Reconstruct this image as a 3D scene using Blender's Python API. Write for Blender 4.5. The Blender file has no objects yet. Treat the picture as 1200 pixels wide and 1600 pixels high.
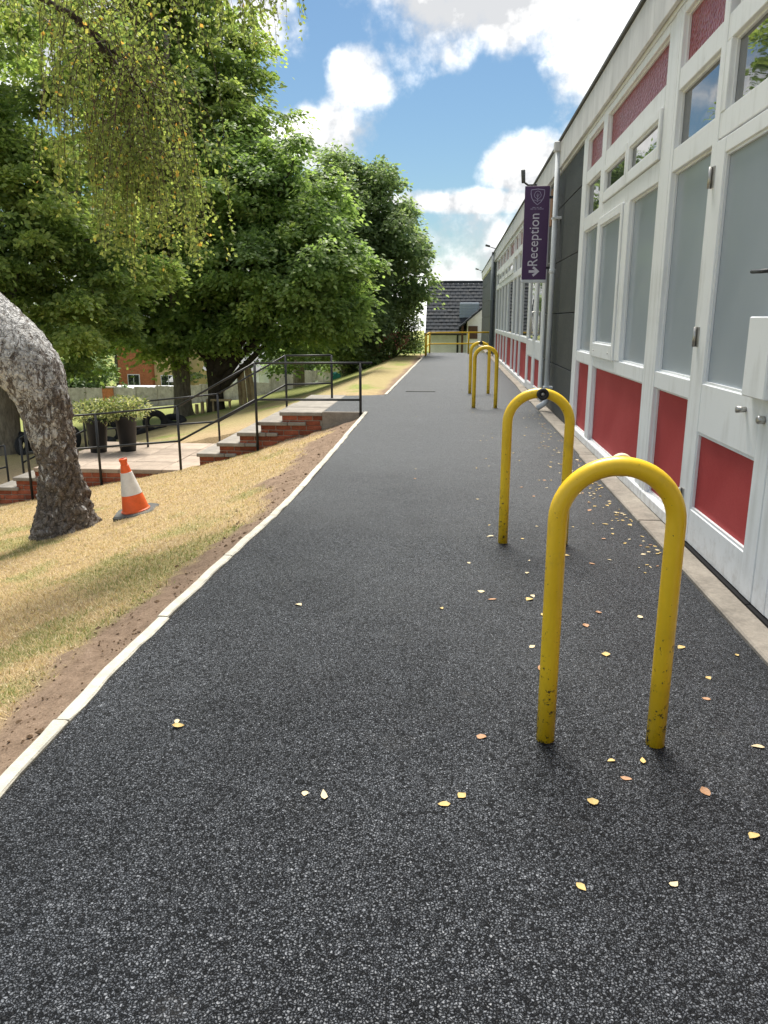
import bpy, bmesh, math, random
import numpy as np
from mathutils import Vector, Matrix, noise
R = math.radians
random.seed(7); rng = np.random.default_rng(11)
scene = bpy.context.scene
COL = scene.collection

# ------------------------------------------------------------------ camera
cam = bpy.data.cameras.new('camera'); camo = bpy.data.objects.new('camera', cam); COL.objects.link(camo)
camo.location = (0, 0, 1.3); camo.rotation_euler = (R(90 - 14.104), 0, R(5.072))
cam.sensor_fit = 'HORIZONTAL'; cam.sensor_width = 36; cam.lens = 36 * 1202 / 1200
cam.clip_start = 0.05; cam.clip_end = 3000
scene.camera = camo

# ------------------------------------------------------------------ world, sun, exposure
SUN_EL, SUN_AZ = 61, -5          # sun stands high ahead along the building, behind thin cloud
w = bpy.data.worlds.new('World'); scene.world = w; w.use_nodes = True
nt = w.node_tree; nt.nodes.clear()
def wn(t, **k):
    n = nt.nodes.new(t)
    for a, b in k.items(): setattr(n, a, b)
    return n
def wl(a, b): nt.links.new(a, b)
def wmath(op, a, b=None, c=None, clamp=False):
    n = wn('ShaderNodeMath', operation=op, use_clamp=clamp)
    for i, v in enumerate((a, b, c)):
        if v is None: continue
        if isinstance(v, (int, float)): n.inputs[i].default_value = v
        else: wl(v, n.inputs[i])
    return n.outputs[0]
wout = wn('ShaderNodeOutputWorld'); bg = wn('ShaderNodeBackground'); bg.inputs[1].default_value = 0.05
sky = wn('ShaderNodeTexSky', sky_type='NISHITA'); sky.sun_disc = False
sky.sun_elevation = R(SUN_EL); sky.sun_rotation = R(SUN_AZ); sky.air_density = 1.25; sky.dust_density = 0.5; sky.ozone_density = 2.0
tc = wn('ShaderNodeTexCoord')
sep = wn('ShaderNodeSeparateXYZ'); wl(tc.outputs['Generated'], sep.inputs[0])
def wnoise(vec, scale, detail, rough, lac=2.1):
    n = wn('ShaderNodeTexNoise'); n.inputs['Scale'].default_value = scale; n.inputs['Detail'].default_value = detail
    n.inputs['Roughness'].default_value = rough; n.inputs['Lacunarity'].default_value = lac
    wl(vec, n.inputs['Vector']); return n.outputs[0]
# direction projected on a cloud layer: clouds flatten into bands toward the horizon
zc = wmath('ADD', wmath('MAXIMUM', sep.outputs[2], 0.0), 0.16)
cmb = wn('ShaderNodeCombineXYZ'); wl(wmath('DIVIDE', sep.outputs[0], zc), cmb.inputs[0]); wl(wmath('DIVIDE', sep.outputs[1], zc), cmb.inputs[1])
lay = wnoise(cmb.outputs[0], 0.75, 3, 0.5)
nb = wn('ShaderNodeTexNoise'); nb.inputs['Scale'].default_value = 9; nb.inputs['Detail'].default_value = 9; nb.inputs['Roughness'].default_value = 0.6
wl(tc.outputs['Generated'], nb.inputs['Vector']); fine = nb.outputs[0]
puff = wnoise(tc.outputs['Generated'], 7.0, 6, 0.55)
# single cumulus heaps, each at its own bearing and height
def heap(c, s):
    a = wn('ShaderNodeVectorMath', operation='SUBTRACT'); wl(tc.outputs['Generated'], a.inputs[0]); a.inputs[1].default_value = c
    b = wn('ShaderNodeVectorMath', operation='MULTIPLY'); wl(a.outputs[0], b.inputs[0]); b.inputs[1].default_value = (1 / s[0], 0.8 / s[0], 1 / s[1])
    l = wn('ShaderNodeVectorMath', operation='LENGTH'); wl(b.outputs[0], l.inputs[0])
    return wmath('SUBTRACT', 1.0, l.outputs['Value'])
heaps = [((-0.275, 0.932, 0.235), (0.085, 0.05)), ((-0.20, 0.955, 0.212), (0.085, 0.042)), ((0.085, 0.98, 0.172), (0.055, 0.036)), ((0.03, 0.95, 0.330), (0.20, 0.066)),
         ((0.15, 0.95, 0.27), (0.075, 0.055)), ((-0.12, 0.955, 0.275), (0.042, 0.038)), ((-0.23, 0.93, 0.315), (0.085, 0.06)),
         ((0.0, 0.998, 0.048), (0.55, 0.085)), ((0.165, 0.96, 0.215), (0.045, 0.03)), ((0.0, 0.985, 0.135), (0.28, 0.016)),
         ((-0.46, 0.83, 0.30), (0.20, 0.10)), ((-0.52, 0.75, 0.40), (0.16, 0.07)), ((-0.8, 0.45, 0.35), (0.25, 0.10)), ((-0.9, 0.1, 0.42), (0.22, 0.11)), ((-0.62, 0.6, 0.66), (0.26, 0.12)), ((0.05, 0.75, 0.66), (0.4, 0.16))]
f = None
for c, s in heaps:
    h = heap(c, s); f = h if f is None else wmath('MAXIMUM', f, h)
f = wmath('MAXIMUM', f, -0.6)
back = wmath('MULTIPLY', wmath('SUBTRACT', lay, 0.46), 4.0)            # open cloud field over the sky out of view, thickened to brighten the facade
away = wmath('MULTIPLY_ADD', sep.outputs[1], -3.0, 2.2, clamp=True)
f2 = wmath('MAXIMUM', f, wmath('ADD', wmath('MULTIPLY', back, away), wmath('MULTIPLY', wmath('SUBTRACT', 1.0, away), -1.0)))
dens = wmath('ADD', f2, wmath('ADD', wmath('MULTIPLY', wmath('SUBTRACT', fine, 0.5), 2.3), wmath('MULTIPLY', wmath('SUBTRACT', puff, 0.5), 2.6)))
mr = wn('ShaderNodeMapRange', interpolation_type='SMOOTHSTEP'); mr.inputs[1].default_value = -0.10; mr.inputs[2].default_value = 0.62
wl(dens, mr.inputs[0])
# thick parts turn grey underneath, thin rims glow
mp = wn('ShaderNodeMapping'); mp.inputs['Location'].default_value = (0, 0.0, 0.028); wl(tc.outputs['Generated'], mp.inputs[0])
puff2 = wnoise(mp.outputs[0], 7.0, 6, 0.55)
shade = wn('ShaderNodeMapRange'); shade.inputs[1].default_value = -0.07; shade.inputs[2].default_value = 0.15; wl(wmath('SUBTRACT', puff, puff2), shade.inputs[0])
cr = wn('ShaderNodeMix', data_type='RGBA'); wl(shade.outputs[0], cr.inputs[0])
cr.inputs[6].default_value = (4.9, 5.0, 5.15, 1); cr.inputs[7].default_value = (13.0, 12.8, 12.4, 1)
mx = wn('ShaderNodeMix', data_type='RGBA'); wl(mr.outputs[0], mx.inputs[0]); 
deep = wn('ShaderNodeMix', data_type='RGBA', blend_type='MULTIPLY'); deep.inputs[0].default_value = 1; wl(sky.outputs[0], deep.inputs[6]); deep.inputs[7].default_value = (0.48, 0.585, 0.645, 1)
wl(deep.outputs[2], mx.inputs[6]); wl(cr.outputs[2], mx.inputs[7])
wl(mx.outputs[2], bg.inputs[0]); wl(bg.outputs[0], wout.inputs[0])

sl = bpy.data.lights.new('sun', 'SUN'); sl.energy = 2.6; sl.angle = R(24); sl.color = (1, 0.95, 0.86)
so = bpy.data.objects.new('sun', sl); COL.objects.link(so)
sd = Vector((math.sin(R(SUN_AZ)) * math.cos(R(SUN_EL)), math.cos(R(SUN_AZ)) * math.cos(R(SUN_EL)), math.sin(R(SUN_EL))))
so.rotation_euler = sd.to_track_quat('Z', 'Y').to_euler(); so.location = (0, 0, 30)
vs = scene.view_settings; vs.view_transform = 'Standard'; vs.look = 'None'; vs.gamma = 1; vs.use_curve_mapping = False; vs.exposure = 1.65

# ------------------------------------------------------------------ material helpers
class Mat:
    def __init__(s, name, rough=0.6, spec=0.5, metal=0.0):
        s.m = bpy.data.materials.new(name); s.m.use_nodes = True; s.t = s.m.node_tree; s.b = s.t.nodes['Principled BSDF']; s.o = s.t.nodes['Material Output']
        s.b.inputs['Roughness'].default_value = rough; s.b.inputs['Specular IOR Level'].default_value = spec; s.b.inputs['Metallic'].default_value = metal
        s._c = None
    def n(s, t, **k):
        n = s.t.nodes.new(t)
        for a, b in k.items(): setattr(n, a, b)
        return n
    def l(s, a, b): s.t.links.new(a, b)
    def obj(s):
        if s._c is None: s._c = s.n('ShaderNodeTexCoord')
        return s._c.outputs['Object']
    def noise(s, scale, detail=4, rough=0.55, vec=None, dist=0.0):
        n = s.n('ShaderNodeTexNoise'); n.inputs['Scale'].default_value = scale; n.inputs['Detail'].default_value = detail
        n.inputs['Roughness'].default_value = rough; n.inputs['Distortion'].default_value = dist
        s.l(vec or s.obj(), n.inputs['Vector']); return n.outputs[0]
    def scaled(s, sc):
        n = s.n('ShaderNodeMapping'); n.inputs['Scale'].default_value = sc; s.l(s.obj(), n.inputs[0]); return n.outputs[0]
    def voro(s, scale, feature='F1', vec=None, rnd=1.0):
        n = s.n('ShaderNodeTexVoronoi', feature=feature); n.inputs['Scale'].default_value = scale; n.inputs['Randomness'].default_value = rnd
        s.l(vec or s.obj(), n.inputs['Vector']); return n
    def ramp(s, fac, stops):
        n = s.n('ShaderNodeValToRGB'); e = n.color_ramp.elements
        while len(e) < len(stops): e.new(0.5)
        for i, (p, c) in enumerate(stops): e[i].position = p; e[i].color = (*c, 1) if len(c) == 3 else c
        s.l(fac, n.inputs[0]); return n.outputs[0]
    def mr(s, v, a, b, c=0.0, d=1.0, smooth=False):
        n = s.n('ShaderNodeMapRange'); 
        if smooth: n.interpolation_type = 'SMOOTHSTEP'
        for i, x in enumerate((a, b, c, d)): n.inputs[i + 1].default_value = x
        s.l(v, n.inputs[0]); return n.outputs[0]
    def mix(s, fac, a, b, mode='MIX'):
        n = s.n('ShaderNodeMix', data_type='RGBA', blend_type=mode)
        for i, v in ((0, fac), (6, a), (7, b)):
            if isinstance(v, (int, float)): n.inputs[i].default_value = v
            elif isinstance(v, tuple): n.inputs[i].default_value = (*v, 1) if len(v) == 3 else v
            else: s.l(v, n.inputs[i])
        return n.outputs[2]
    def math(s, op, a, b=None, clamp=False):
        n = s.n('ShaderNodeMath', operation=op, use_clamp=clamp)
        for i, v in enumerate((a, b)):
            if v is None: continue
            if isinstance(v, (int, float)): n.inputs[i].default_value = v
            else: s.l(v, n.inputs[i])
        return n.outputs[0]
    def color(s, c):
        if isinstance(c, tuple): s.b.inputs['Base Color'].default_value = (*c, 1)
        else: s.l(c, s.b.inputs['Base Color'])
    def rough(s, v): s.l(v, s.b.inputs['Roughness'])
    def bump(s, h, strength=0.5, dist=0.01):
        n = s.n('ShaderNodeBump'); n.inputs['Strength'].default_value = strength; n.inputs['Distance'].default_value = dist
        s.l(h, n.inputs['Height']); s.l(n.outputs[0], s.b.inputs['Normal'])
    def attr(s, name):
        n = s.n('ShaderNodeAttribute'); n.attribute_name = name; return n.outputs['Fac']
    def rand(s): return s.n('ShaderNodeObjectInfo').outputs['Random']

MATS = {}
def simple(name, c, rough=0.6, spec=0.4, var=0.12, scale=6, bump=0.0, bscale=60, metal=0, per=0.0):
    """plain surface with blotchy tone variation, fine grain and (per) a shift from object to object"""
    M = Mat(name, rough, spec, metal)
    n1 = M.noise(scale, 5, 0.6); n2 = M.noise(scale * 9, 3, 0.6)
    lo = tuple(x * (1 - var * 1.6) for x in c); hi = tuple(min(1, x * (1 + var)) for x in c)
    col = M.mix(M.mr(M.math('ADD', n1, M.math('MULTIPLY', n2, 0.5)), 0.45, 1.05), lo, hi)
    if per: col = M.mix(1.0, col, M.ramp(M.rand(), [(0, (1 - per,) * 3), (1, (1 + per * 0.4,) * 3)]), 'MULTIPLY')
    M.color(col); M.rough(M.mr(n1, 0.3, 0.7, rough * 0.85, min(1, rough * 1.15)))
    if bump: M.bump(M.noise(bscale, 5, 0.6), bump, 0.01)
    MATS[name] = M.m; return M.m

# asphalt: rounded 8 mm stones in black bitumen
M = Mat('asphalt', 0.5, 0.6)
wv = M.n('ShaderNodeVectorMath', operation='MULTIPLY_ADD')
nn = M.n('ShaderNodeTexNoise'); nn.inputs['Scale'].default_value = 120; nn.inputs['Detail'].default_value = 4; M.l(M.obj(), nn.inputs['Vector'])
M.l(nn.outputs['Color'], wv.inputs[0]); wv.inputs[1].default_value = (0.013,) * 3; M.l(M.obj(), wv.inputs[2])
v1 = M.voro(146, 'F1', wv.outputs[0]); v2 = M.voro(320, 'F1', wv.outputs[0]); ve = M.voro(146, 'DISTANCE_TO_EDGE', wv.outputs[0])
tone = M.n('ShaderNodeSeparateColor'); M.l(v1.outputs['Color'], tone.inputs[0])
tone2 = M.n('ShaderNodeSeparateColor'); M.l(v2.outputs['Color'], tone2.inputs[0])
big = M.noise(0.9, 4, 0.6); mid = M.noise(7, 4, 0.6)
top = M.math('MULTIPLY', M.mr(ve.outputs[0], 0.05, 0.21, 0, 1, True), M.mr(M.math('ADD', tone.outputs[0], M.math('MULTIPLY', M.noise(55, 3), .5)), .34, .52, .06, 1))
top = M.math('MULTIPLY', top, M.mr(M.noise(210, 4, .65), .36, .54, .12, 1))
stone = M.ramp(tone.outputs[1], [(0, (0.038, 0.044, 0.054)), (0.6, (0.074, 0.083, 0.099)), (0.92, (0.115, 0.126, 0.146)), (1, (0.175, 0.187, 0.207))])
stone = M.mix(M.math('MULTIPLY', M.mr(tone2.outputs[0], 0.80, 0.9), 0.30), stone, (0.16, 0.168, 0.18))
stone = M.mix(top, (0.005, 0.0055, 0.0065), stone)
M.l(M.mr(top, 0, 1, 0.12, 0.65), M.b.inputs['Specular IOR Level'])
stone = M.mix(1.0, stone, M.ramp(M.math('ADD', M.math('MULTIPLY', big, 0.6), M.math('MULTIPLY', mid, 0.4)), [(0.32, (0.72, 0.72, 0.73)), (0.66, (1.45, 1.45, 1.45))]), 'MULTIPLY')
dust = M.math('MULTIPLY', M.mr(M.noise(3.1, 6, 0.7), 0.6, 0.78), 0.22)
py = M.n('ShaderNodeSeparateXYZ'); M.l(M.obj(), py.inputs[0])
far_sheen = M.math('MULTIPLY', M.mr(M.math('ADD', py.outputs[1], M.math('MULTIPLY', M.math('SUBTRACT', M.noise(.5, 5, .6), .5), 7)), 1.6, 8.5, 0, 1, True), .58)    # far stretch lightened in colour to stand in for grazing sky sheen
stone = M.mix(far_sheen, stone, (0.135, 0.142, 0.148))
scuff = M.math('MULTIPLY', M.mr(M.noise(5.5, 7, .75, M.scaled((1, .6, 1))), .69, .74), .45)
stone = M.mix(dust, stone, (0.16, 0.155, 0.15)); stone = M.mix(scuff, stone, (0.25, 0.25, 0.25)); M.color(stone)
M.rough(M.mr(tone.outputs[2], 0, 1, 0.40, 0.70))
hgt = M.math('ADD', M.math('MULTIPLY', M.mr(ve.outputs[0], 0, 0.3), 0.7), M.math('ADD', M.math('MULTIPLY', tone.outputs[2], 0.9), M.math('MULTIPLY', tone2.outputs[1], 0.25)))
M.bump(hgt, 0.8, 0.0045); MATS['asphalt'] = M.m

# lawn and bare soil, mixed by the worn strip beside the edging
M = Mat('lawn', 0.95, 0.15)
st = M.scaled((30, 90, 60)); straw = M.noise(1.0, 6, 0.75, st, 1.2); straw2 = M.noise(34, 6, 0.75, None, 1.0)
sv = M.math('ADD', M.math('MULTIPLY', straw, 0.5), M.math('MULTIPLY', straw2, 0.5))
dry = M.ramp(sv, [(0.32, (0.17, 0.112, 0.055)), (0.5, (0.40, 0.295, 0.165)), (0.68, (0.60, 0.48, 0.30))])
grn = M.ramp(sv, [(0.32, (0.09, 0.105, 0.025)), (0.5, (0.24, 0.26, 0.08)), (0.68, (0.40, 0.40, 0.16))])
gcol = M.mix(M.attr('green'), dry, grn)
sn = M.noise(14, 8, 0.7); soil = M.ramp(M.math('ADD', M.math('MULTIPLY', sn, 0.6), M.math('MULTIPLY', M.noise(90, 4, 0.7), 0.4)), [(0.3, (0.115, 0.077, 0.052)), (0.55, (0.26, 0.185, 0.13)), (0.75, (0.38, 0.285, 0.21))])
M.color(M.mix(M.attr('dirt'), gcol, soil)); M.bump(M.math('ADD', M.math('MULTIPLY', sv, 0.7), M.noise(45, 6, 0.75)), 0.8, 0.02); MATS['lawn'] = M.m

def leafmat(name, stops, trans=0.45, rough=0.5):
    M = Mat(name, rough, 0.35)
    col = M.ramp(M.attr('tint'), stops); M.color(col)
    tr = M.n('ShaderNodeBsdfTranslucent'); M.l(M.mix(1.0, col, (1.4, 1.45, 0.9), 'MULTIPLY'), tr.inputs[0])
    mxs = M.n('ShaderNodeMixShader'); mxs.inputs[0].default_value = trans
    M.l(M.b.outputs[0], mxs.inputs[1]); M.l(tr.outputs[0], mxs.inputs[2]); M.l(mxs.outputs[0], M.o.inputs[0])
    MATS[name] = M.m
leafmat('leaf_hornbeam', [(0, (0.09, 0.145, 0.052)), (0.5, (0.22, 0.30, 0.105)), (0.9, (0.38, 0.44, 0.15)), (1, (0.47, 0.47, 0.17))], 0.6)
leafmat('leaf_maple', [(0, (0.10, 0.155, 0.065)), (0.5, (0.215, 0.31, 0.115)), (0.9, (0.36, 0.45, 0.16)), (1, (0.50, 0.52, 0.19))], 0.6)
leafmat('leaf_oak', [(0, (0.10, 0.15, 0.08)), (0.5, (0.205, 0.28, 0.145)), (0.9, (0.33, 0.40, 0.20)), (1, (0.43, 0.47, 0.23))], 0.6)
leafmat('leaf_birch', [(0, (0.14, 0.18, 0.06)), (0.5, (0.25, 0.30, 0.10)), (0.86, (0.40, 0.43, 0.15)), (0.93, (0.62, 0.48, 0.12)), (1, (0.66, 0.34, 0.10))], 0.6)
leafmat('leaf_shrub', [(0, (0.045, 0.08, 0.03)), (0.6, (0.12, 0.17, 0.06)), (1, (0.27, 0.31, 0.13))], 0.45)
leafmat('leaf_variegated', [(0, (0.08, 0.13, 0.04)), (0.45, (0.24, 0.28, 0.10)), (1, (0.60, 0.57, 0.30))], 0.35)
leafmat('petal', [(0, (0.45, 0.13, 0.13)), (1, (0.62, 0.30, 0.27))], 0.4)
leafmat('blade', [(0, (0.23, 0.155, 0.075)), (0.35, (0.46, 0.335, 0.18)), (0.75, (0.66, 0.53, 0.335)), (0.86, (0.74, 0.65, 0.46)), (0.9, (0.15, 0.18, 0.05)), (1, (0.24, 0.26, 0.08))], 0.3, 0.8)
# fallen leaves
for nm, c in (('fallen_yellow', (0.62, 0.45, 0.17)), ('fallen_pale', (0.70, 0.58, 0.36)), ('fallen_brown', (0.46, 0.25, 0.13))):
    M = Mat(nm, 0.6, 0.3); M.color(M.mix(M.mr(M.noise(90, 4), 0.4, 0.7), tuple(x * 0.7 for x in c), c)); MATS[nm] = M.m
# painted, plastic and masonry surfaces
M = Mat('white_paint', 0.42, 0.4)
g1 = M.noise(2.2, 6, 0.65); g2 = M.noise(1.0, 4, 0.6, M.scaled((14, 14, 1.2)))
M.color(M.mix(M.mr(M.math('ADD', M.math('MULTIPLY', g1, 0.5), M.math('MULTIPLY', g2, 0.5)), 0.5, 0.72), (0.80, 0.82, 0.83), (0.62, 0.63, 0.62))); GP = M.n('ShaderNodeNewGeometry'); GS = M.n('ShaderNodeSeparateXYZ'); M.l(GP.outputs['Position'], GS.inputs[0]); wp = M.b.inputs['Base Color'].links[0].from_socket; M.color(M.mix(M.math('MULTIPLY', M.mr(M.math('ADD', M.noise(14, 7, .7, GP.outputs['Position']), M.mr(GS.outputs[2], .02, .30, .12, -.08)), .54, .74), .35), wp, (0.30, 0.27, 0.22))); M.bump(M.noise(40, 4), 0.05, 0.004); MATS['white_paint'] = M.m
M = Mat('fascia', 0.5, 0.35)
M.color(M.mix(M.mr(M.math('ADD', M.math('MULTIPLY', M.noise(1.0, 6, 0.7, M.scaled((9, 5, 1.0))), 0.6), M.math('MULTIPLY', M.noise(1.4, 5), 0.4)), 0.42, 0.68), (0.70, 0.70, 0.70), (0.47, 0.47, 0.465))); MATS['fascia'] = M.m
M = Mat('red_panel', 0.62, 0.3)
M.color(M.mix(M.mr(M.math('ADD', M.math('MULTIPLY', M.noise(1.6, 5), 0.6), M.math('MULTIPLY', M.noise(150, 3, 0.7), 0.5)), 0.42, 0.72), (0.36, 0.032, 0.034), (0.47, 0.066, 0.066))); M.bump(M.noise(260, 3), 0.25, 0.003); MATS['red_panel'] = M.m
M = Mat('red_hammered', 0.30, 0.5)
vv = M.voro(46, 'SMOOTH_F1'); M.color(M.mix(M.mr(M.noise(24, 4), 0.35, 0.7), (0.25, 0.045, 0.06), (0.36, 0.09, 0.11))); M.bump(vv.outputs[0], 0.9, 0.02); MATS['red_hammered'] = M.m
M = Mat('grey_blind', 0.36, 0.35)
M.color(M.mix(M.mr(M.noise(0.8, 5), 0.35, 0.7), (0.30, 0.345, 0.395), (0.365, 0.41, 0.455))); M.b.inputs['Coat Weight'].default_value = 0.35; M.b.inputs['Coat Roughness'].default_value = 0.10; M.bump(M.noise(2.2, 3), 0.08, 0.03); MATS['grey_blind'] = M.m
M = Mat('window_glass', 0.015, 1.0); M.color((0.03, 0.035, 0.036)); M.b.inputs['IOR'].default_value = 2.3; M.bump(M.noise(1.3, 2), 0.05, 0.05); MATS['window_glass'] = M.m
M = Mat('cladding', 0.6, 0.4)
sc = M.n('ShaderNodeSeparateColor'); M.l(M.voro(130).outputs['Color'], sc.inputs[0])
M.color(M.mix(M.mr(sc.outputs[0], 0.3, 1), M.mix(M.mr(M.noise(1.6, 5), 0.35, 0.7), (0.022, 0.026, 0.028), (0.042, 0.045, 0.046)), (0.085, 0.09, 0.088))); M.bump(sc.outputs[0], 0.4, 0.004); MATS['cladding'] = M.m
M = Mat('yellow_paint', 0.34, 0.5)
chip = M.mr(M.noise(22, 6, 0.7), 0.645, 0.67)
geo = M.n('ShaderNodeSeparateXYZ'); M.l(M.obj(), geo.inputs[0])
low = M.mr(geo.outputs[2], 0.0, 0.45, 0.115, 0.0)
chip2 = M.mr(M.math('ADD', M.noise(55, 5, 0.7), low), 0.66, 0.70)
yc = M.mix(M.mr(M.noise(4, 5), 0.35, 0.7), (0.74, 0.47, 0.012), (0.86, 0.57, 0.018))
yc = M.mix(M.math('MULTIPLY', M.mr(M.noise(9, 6, 0.7), 0.56, 0.74), 0.45), yc, (0.40, 0.26, 0.03))
M.color(M.mix(M.math('MAXIMUM', M.math('MULTIPLY', chip, 0.7), chip2), yc, (0.07, 0.045, 0.025))); M.bump(M.noise(60, 4), 0.12, 0.003); MATS['yellow_paint'] = M.m
M = Mat('birch_bark', 0.8, 0.2)
vb = M.noise(1.0, 8, 0.68, M.scaled((13, 13, 6)), 1.2); cav = M.attr('cavity'); rug = M.attr('rugged')
pale = M.ramp(M.noise(26, 7, 0.75), [(0.3, (0.36, 0.345, 0.32)), (0.45, (0.62, 0.61, 0.59)), (0.65, (0.80, 0.79, 0.77))])
dark = M.ramp(M.noise(30, 7, 0.78), [(0.3, (0.085, 0.071, 0.06)), (0.5, (0.22, 0.19, 0.165)), (0.72, (0.36, 0.325, 0.29))])
dv = M.n('ShaderNodeVectorMath', operation='MULTIPLY_ADD'); dn = M.n('ShaderNodeTexNoise'); dn.inputs['Scale'].default_value = 9; dn.inputs['Detail'].default_value = 5; M.l(M.obj(), dn.inputs['Vector'])
M.l(dn.outputs['Color'], dv.inputs[0]); dv.inputs[1].default_value = (3.2, 3.2, 3.2); M.l(M.scaled((12, 12, 5.5)), dv.inputs[2])
fis = M.voro(1.0, 'DISTANCE_TO_EDGE', dv.outputs[0]).outputs[0]; fis2 = M.voro(2.6, 'DISTANCE_TO_EDGE', dv.outputs[0]).outputs[0]
msk = M.mr(M.math('SUBTRACT', M.math('ADD', M.math('ADD', M.math('MULTIPLY', vb, 1.7), M.math('MULTIPLY', M.noise(5, 6, .7), .9)), -0.60), M.math('MULTIPLY', rug, 0.42)), 0.47, 0.53)
bk = M.mix(msk, dark, pale)
bk = M.mix(M.math('MULTIPLY', M.mr(fis, 0.01, 0.07, 1, 0), .75), bk, (0.05, 0.04, 0.033)); bk = M.mix(M.math('MULTIPLY', M.mr(fis2, 0.02, 0.10, 1, 0), .22), bk, (0.07, 0.057, 0.047))
bk = M.mix(M.math('MULTIPLY', cav, M.math('MULTIPLY', M.mr(rug, 0, 1, .35, 1), .6)), bk, (0.05, 0.04, 0.034)); M.color(bk)
M.bump(M.math('ADD', M.math('MULTIPLY', M.noise(48, 7, 0.75), .8), M.math('ADD', M.mr(fis, 0, .2), M.math('MULTIPLY', M.mr(fis2, 0, .2), .5))), 1.0, 0.014); MATS['birch_bark'] = M.m
M = Mat('bark', 0.9, 0.15)
M.color(M.ramp(M.noise(1, 7, 0.7, M.scaled((14, 14, 4))), [(0.3, (0.08, 0.068, 0.052)), (0.7, (0.27, 0.235, 0.18))])); M.bump(M.noise(1, 7, 0.75, M.scaled((22, 22, 5))), 1.0, 0.03); MATS['bark'] = M.m
simple('bark_dark', (0.055, 0.045, 0.035), 0.9, 0.1, 0.4, 9, 0.7, 26)
simple('twig', (0.10, 0.06, 0.05), 0.8, 0.2)
simple('concrete', (0.33, 0.295, 0.25), 0.9, 0.2, 0.3, 5, 0.35, 90, per=0.15)
simple('concrete_tread', (0.30, 0.275, 0.24), 0.9, 0.2, 0.25, 6, 0.35, 80, per=0.12)
simple('slab', (0.40, 0.325, 0.26), 0.9, 0.2, 0.22, 5, 0.3, 90, per=0.16)
simple('edging', (0.52, 0.495, 0.42), 0.85, 0.25, 0.22, 14, 0.35, 120, per=0.10)
simple('brick_red', (0.34, 0.105, 0.06), 0.9, 0.15, 0.35, 12, 0.4, 90, per=0.35)
simple('mortar', (0.36, 0.33, 0.28), 0.95, 0.1, 0.2, 20, 0.4, 120)
simple('black_metal', (0.022, 0.023, 0.024), 0.5, 0.4, 0.3, 12, 0.15, 80)
simple('rubber', (0.018, 0.018, 0.019), 0.65, 0.4, 0.2, 20)
simple('rubber_grey', (0.10, 0.105, 0.10), 0.8, 0.3, 0.3, 12, 0.4, 60)
simple('buffer_cream', (0.62, 0.52, 0.36), 0.5, 0.4)
simple('steel', (0.50, 0.49, 0.46), 0.38, 0.5, 0.25, 30, 0.1, 90, metal=0.8)
simple('pipe_grey', (0.66, 0.69, 0.71), 0.38, 0.45, 0.10, 3)
simple('dark_pipe', (0.20, 0.225, 0.24), 0.4, 0.4, 0.1, 3)
simple('roof_cap', (0.10, 0.10, 0.095), 0.7, 0.3, 0.3, 6)
simple('dark_gap', (0.02, 0.02, 0.021), 0.9, 0.1)
simple('purple_sign', (0.075, 0.034, 0.105), 0.42, 0.4, 0.08, 3)
simple('sign_print', (0.66, 0.64, 0.72), 0.5, 0.3, 0.04)
simple('logo_print', (0.36, 0.33, 0.47), 0.5, 0.3, 0.04)
simple('cone_orange', (0.80, 0.13, 0.03), 0.5, 0.4, 0.14, 10, 0.12, 70)
simple('cone_white', (0.72, 0.71, 0.69), 0.45, 0.4, 0.12, 16, 0.1, 70)
simple('planter_black', (0.017, 0.017, 0.018), 0.5, 0.4, 0.3, 6)
simple('compost', (0.05, 0.035, 0.025), 0.95, 0.1, 0.4, 20, 0.8, 60)
simple('tyre_rubber', (0.022, 0.022, 0.023), 0.8, 0.25, 0.35, 9, 0.5, 40)
simple('fence_wood', (0.42, 0.39, 0.355), 0.9, 0.15, 0.3, 3, 0.2, 30, per=0.16)
simple('log_wood', (0.48, 0.36, 0.21), 0.85, 0.2, 0.35, 5, 0.4, 30, per=0.2)
simple('timber_dark', (0.09, 0.05, 0.035), 0.6, 0.3, 0.25, 8)
simple('timber_brown', (0.33, 0.17, 0.075), 0.6, 0.3, 0.25, 8)
simple('roof_tile', (0.040, 0.045, 0.053), 0.85, 0.2, 0.35, 3, 0.4, 20)
simple('render_white', (0.74, 0.755, 0.77), 0.9, 0.15, 0.12, 2, 0.2, 60)
simple('render_cream', (0.60, 0.45, 0.24), 0.9, 0.15, 0.12, 2)
simple('house_brick', (0.42, 0.16, 0.075), 0.9, 0.15, 0.3, 6, 0.3, 30)
simple('slate', (0.17, 0.175, 0.18), 0.7, 0.3, 0.25, 3)
simple('lead_blue', (0.32, 0.38, 0.45), 0.5, 0.4, 0.15, 4)
simple('teal_net', (0.012, 0.10, 0.085), 0.8, 0.2, 0.25, 8, 0.3, 60)
simple('asphalt_clod', (0.13, 0.085, 0.052), 0.95, 0.1, 0.4, 30, 0.6, 120)

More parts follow.
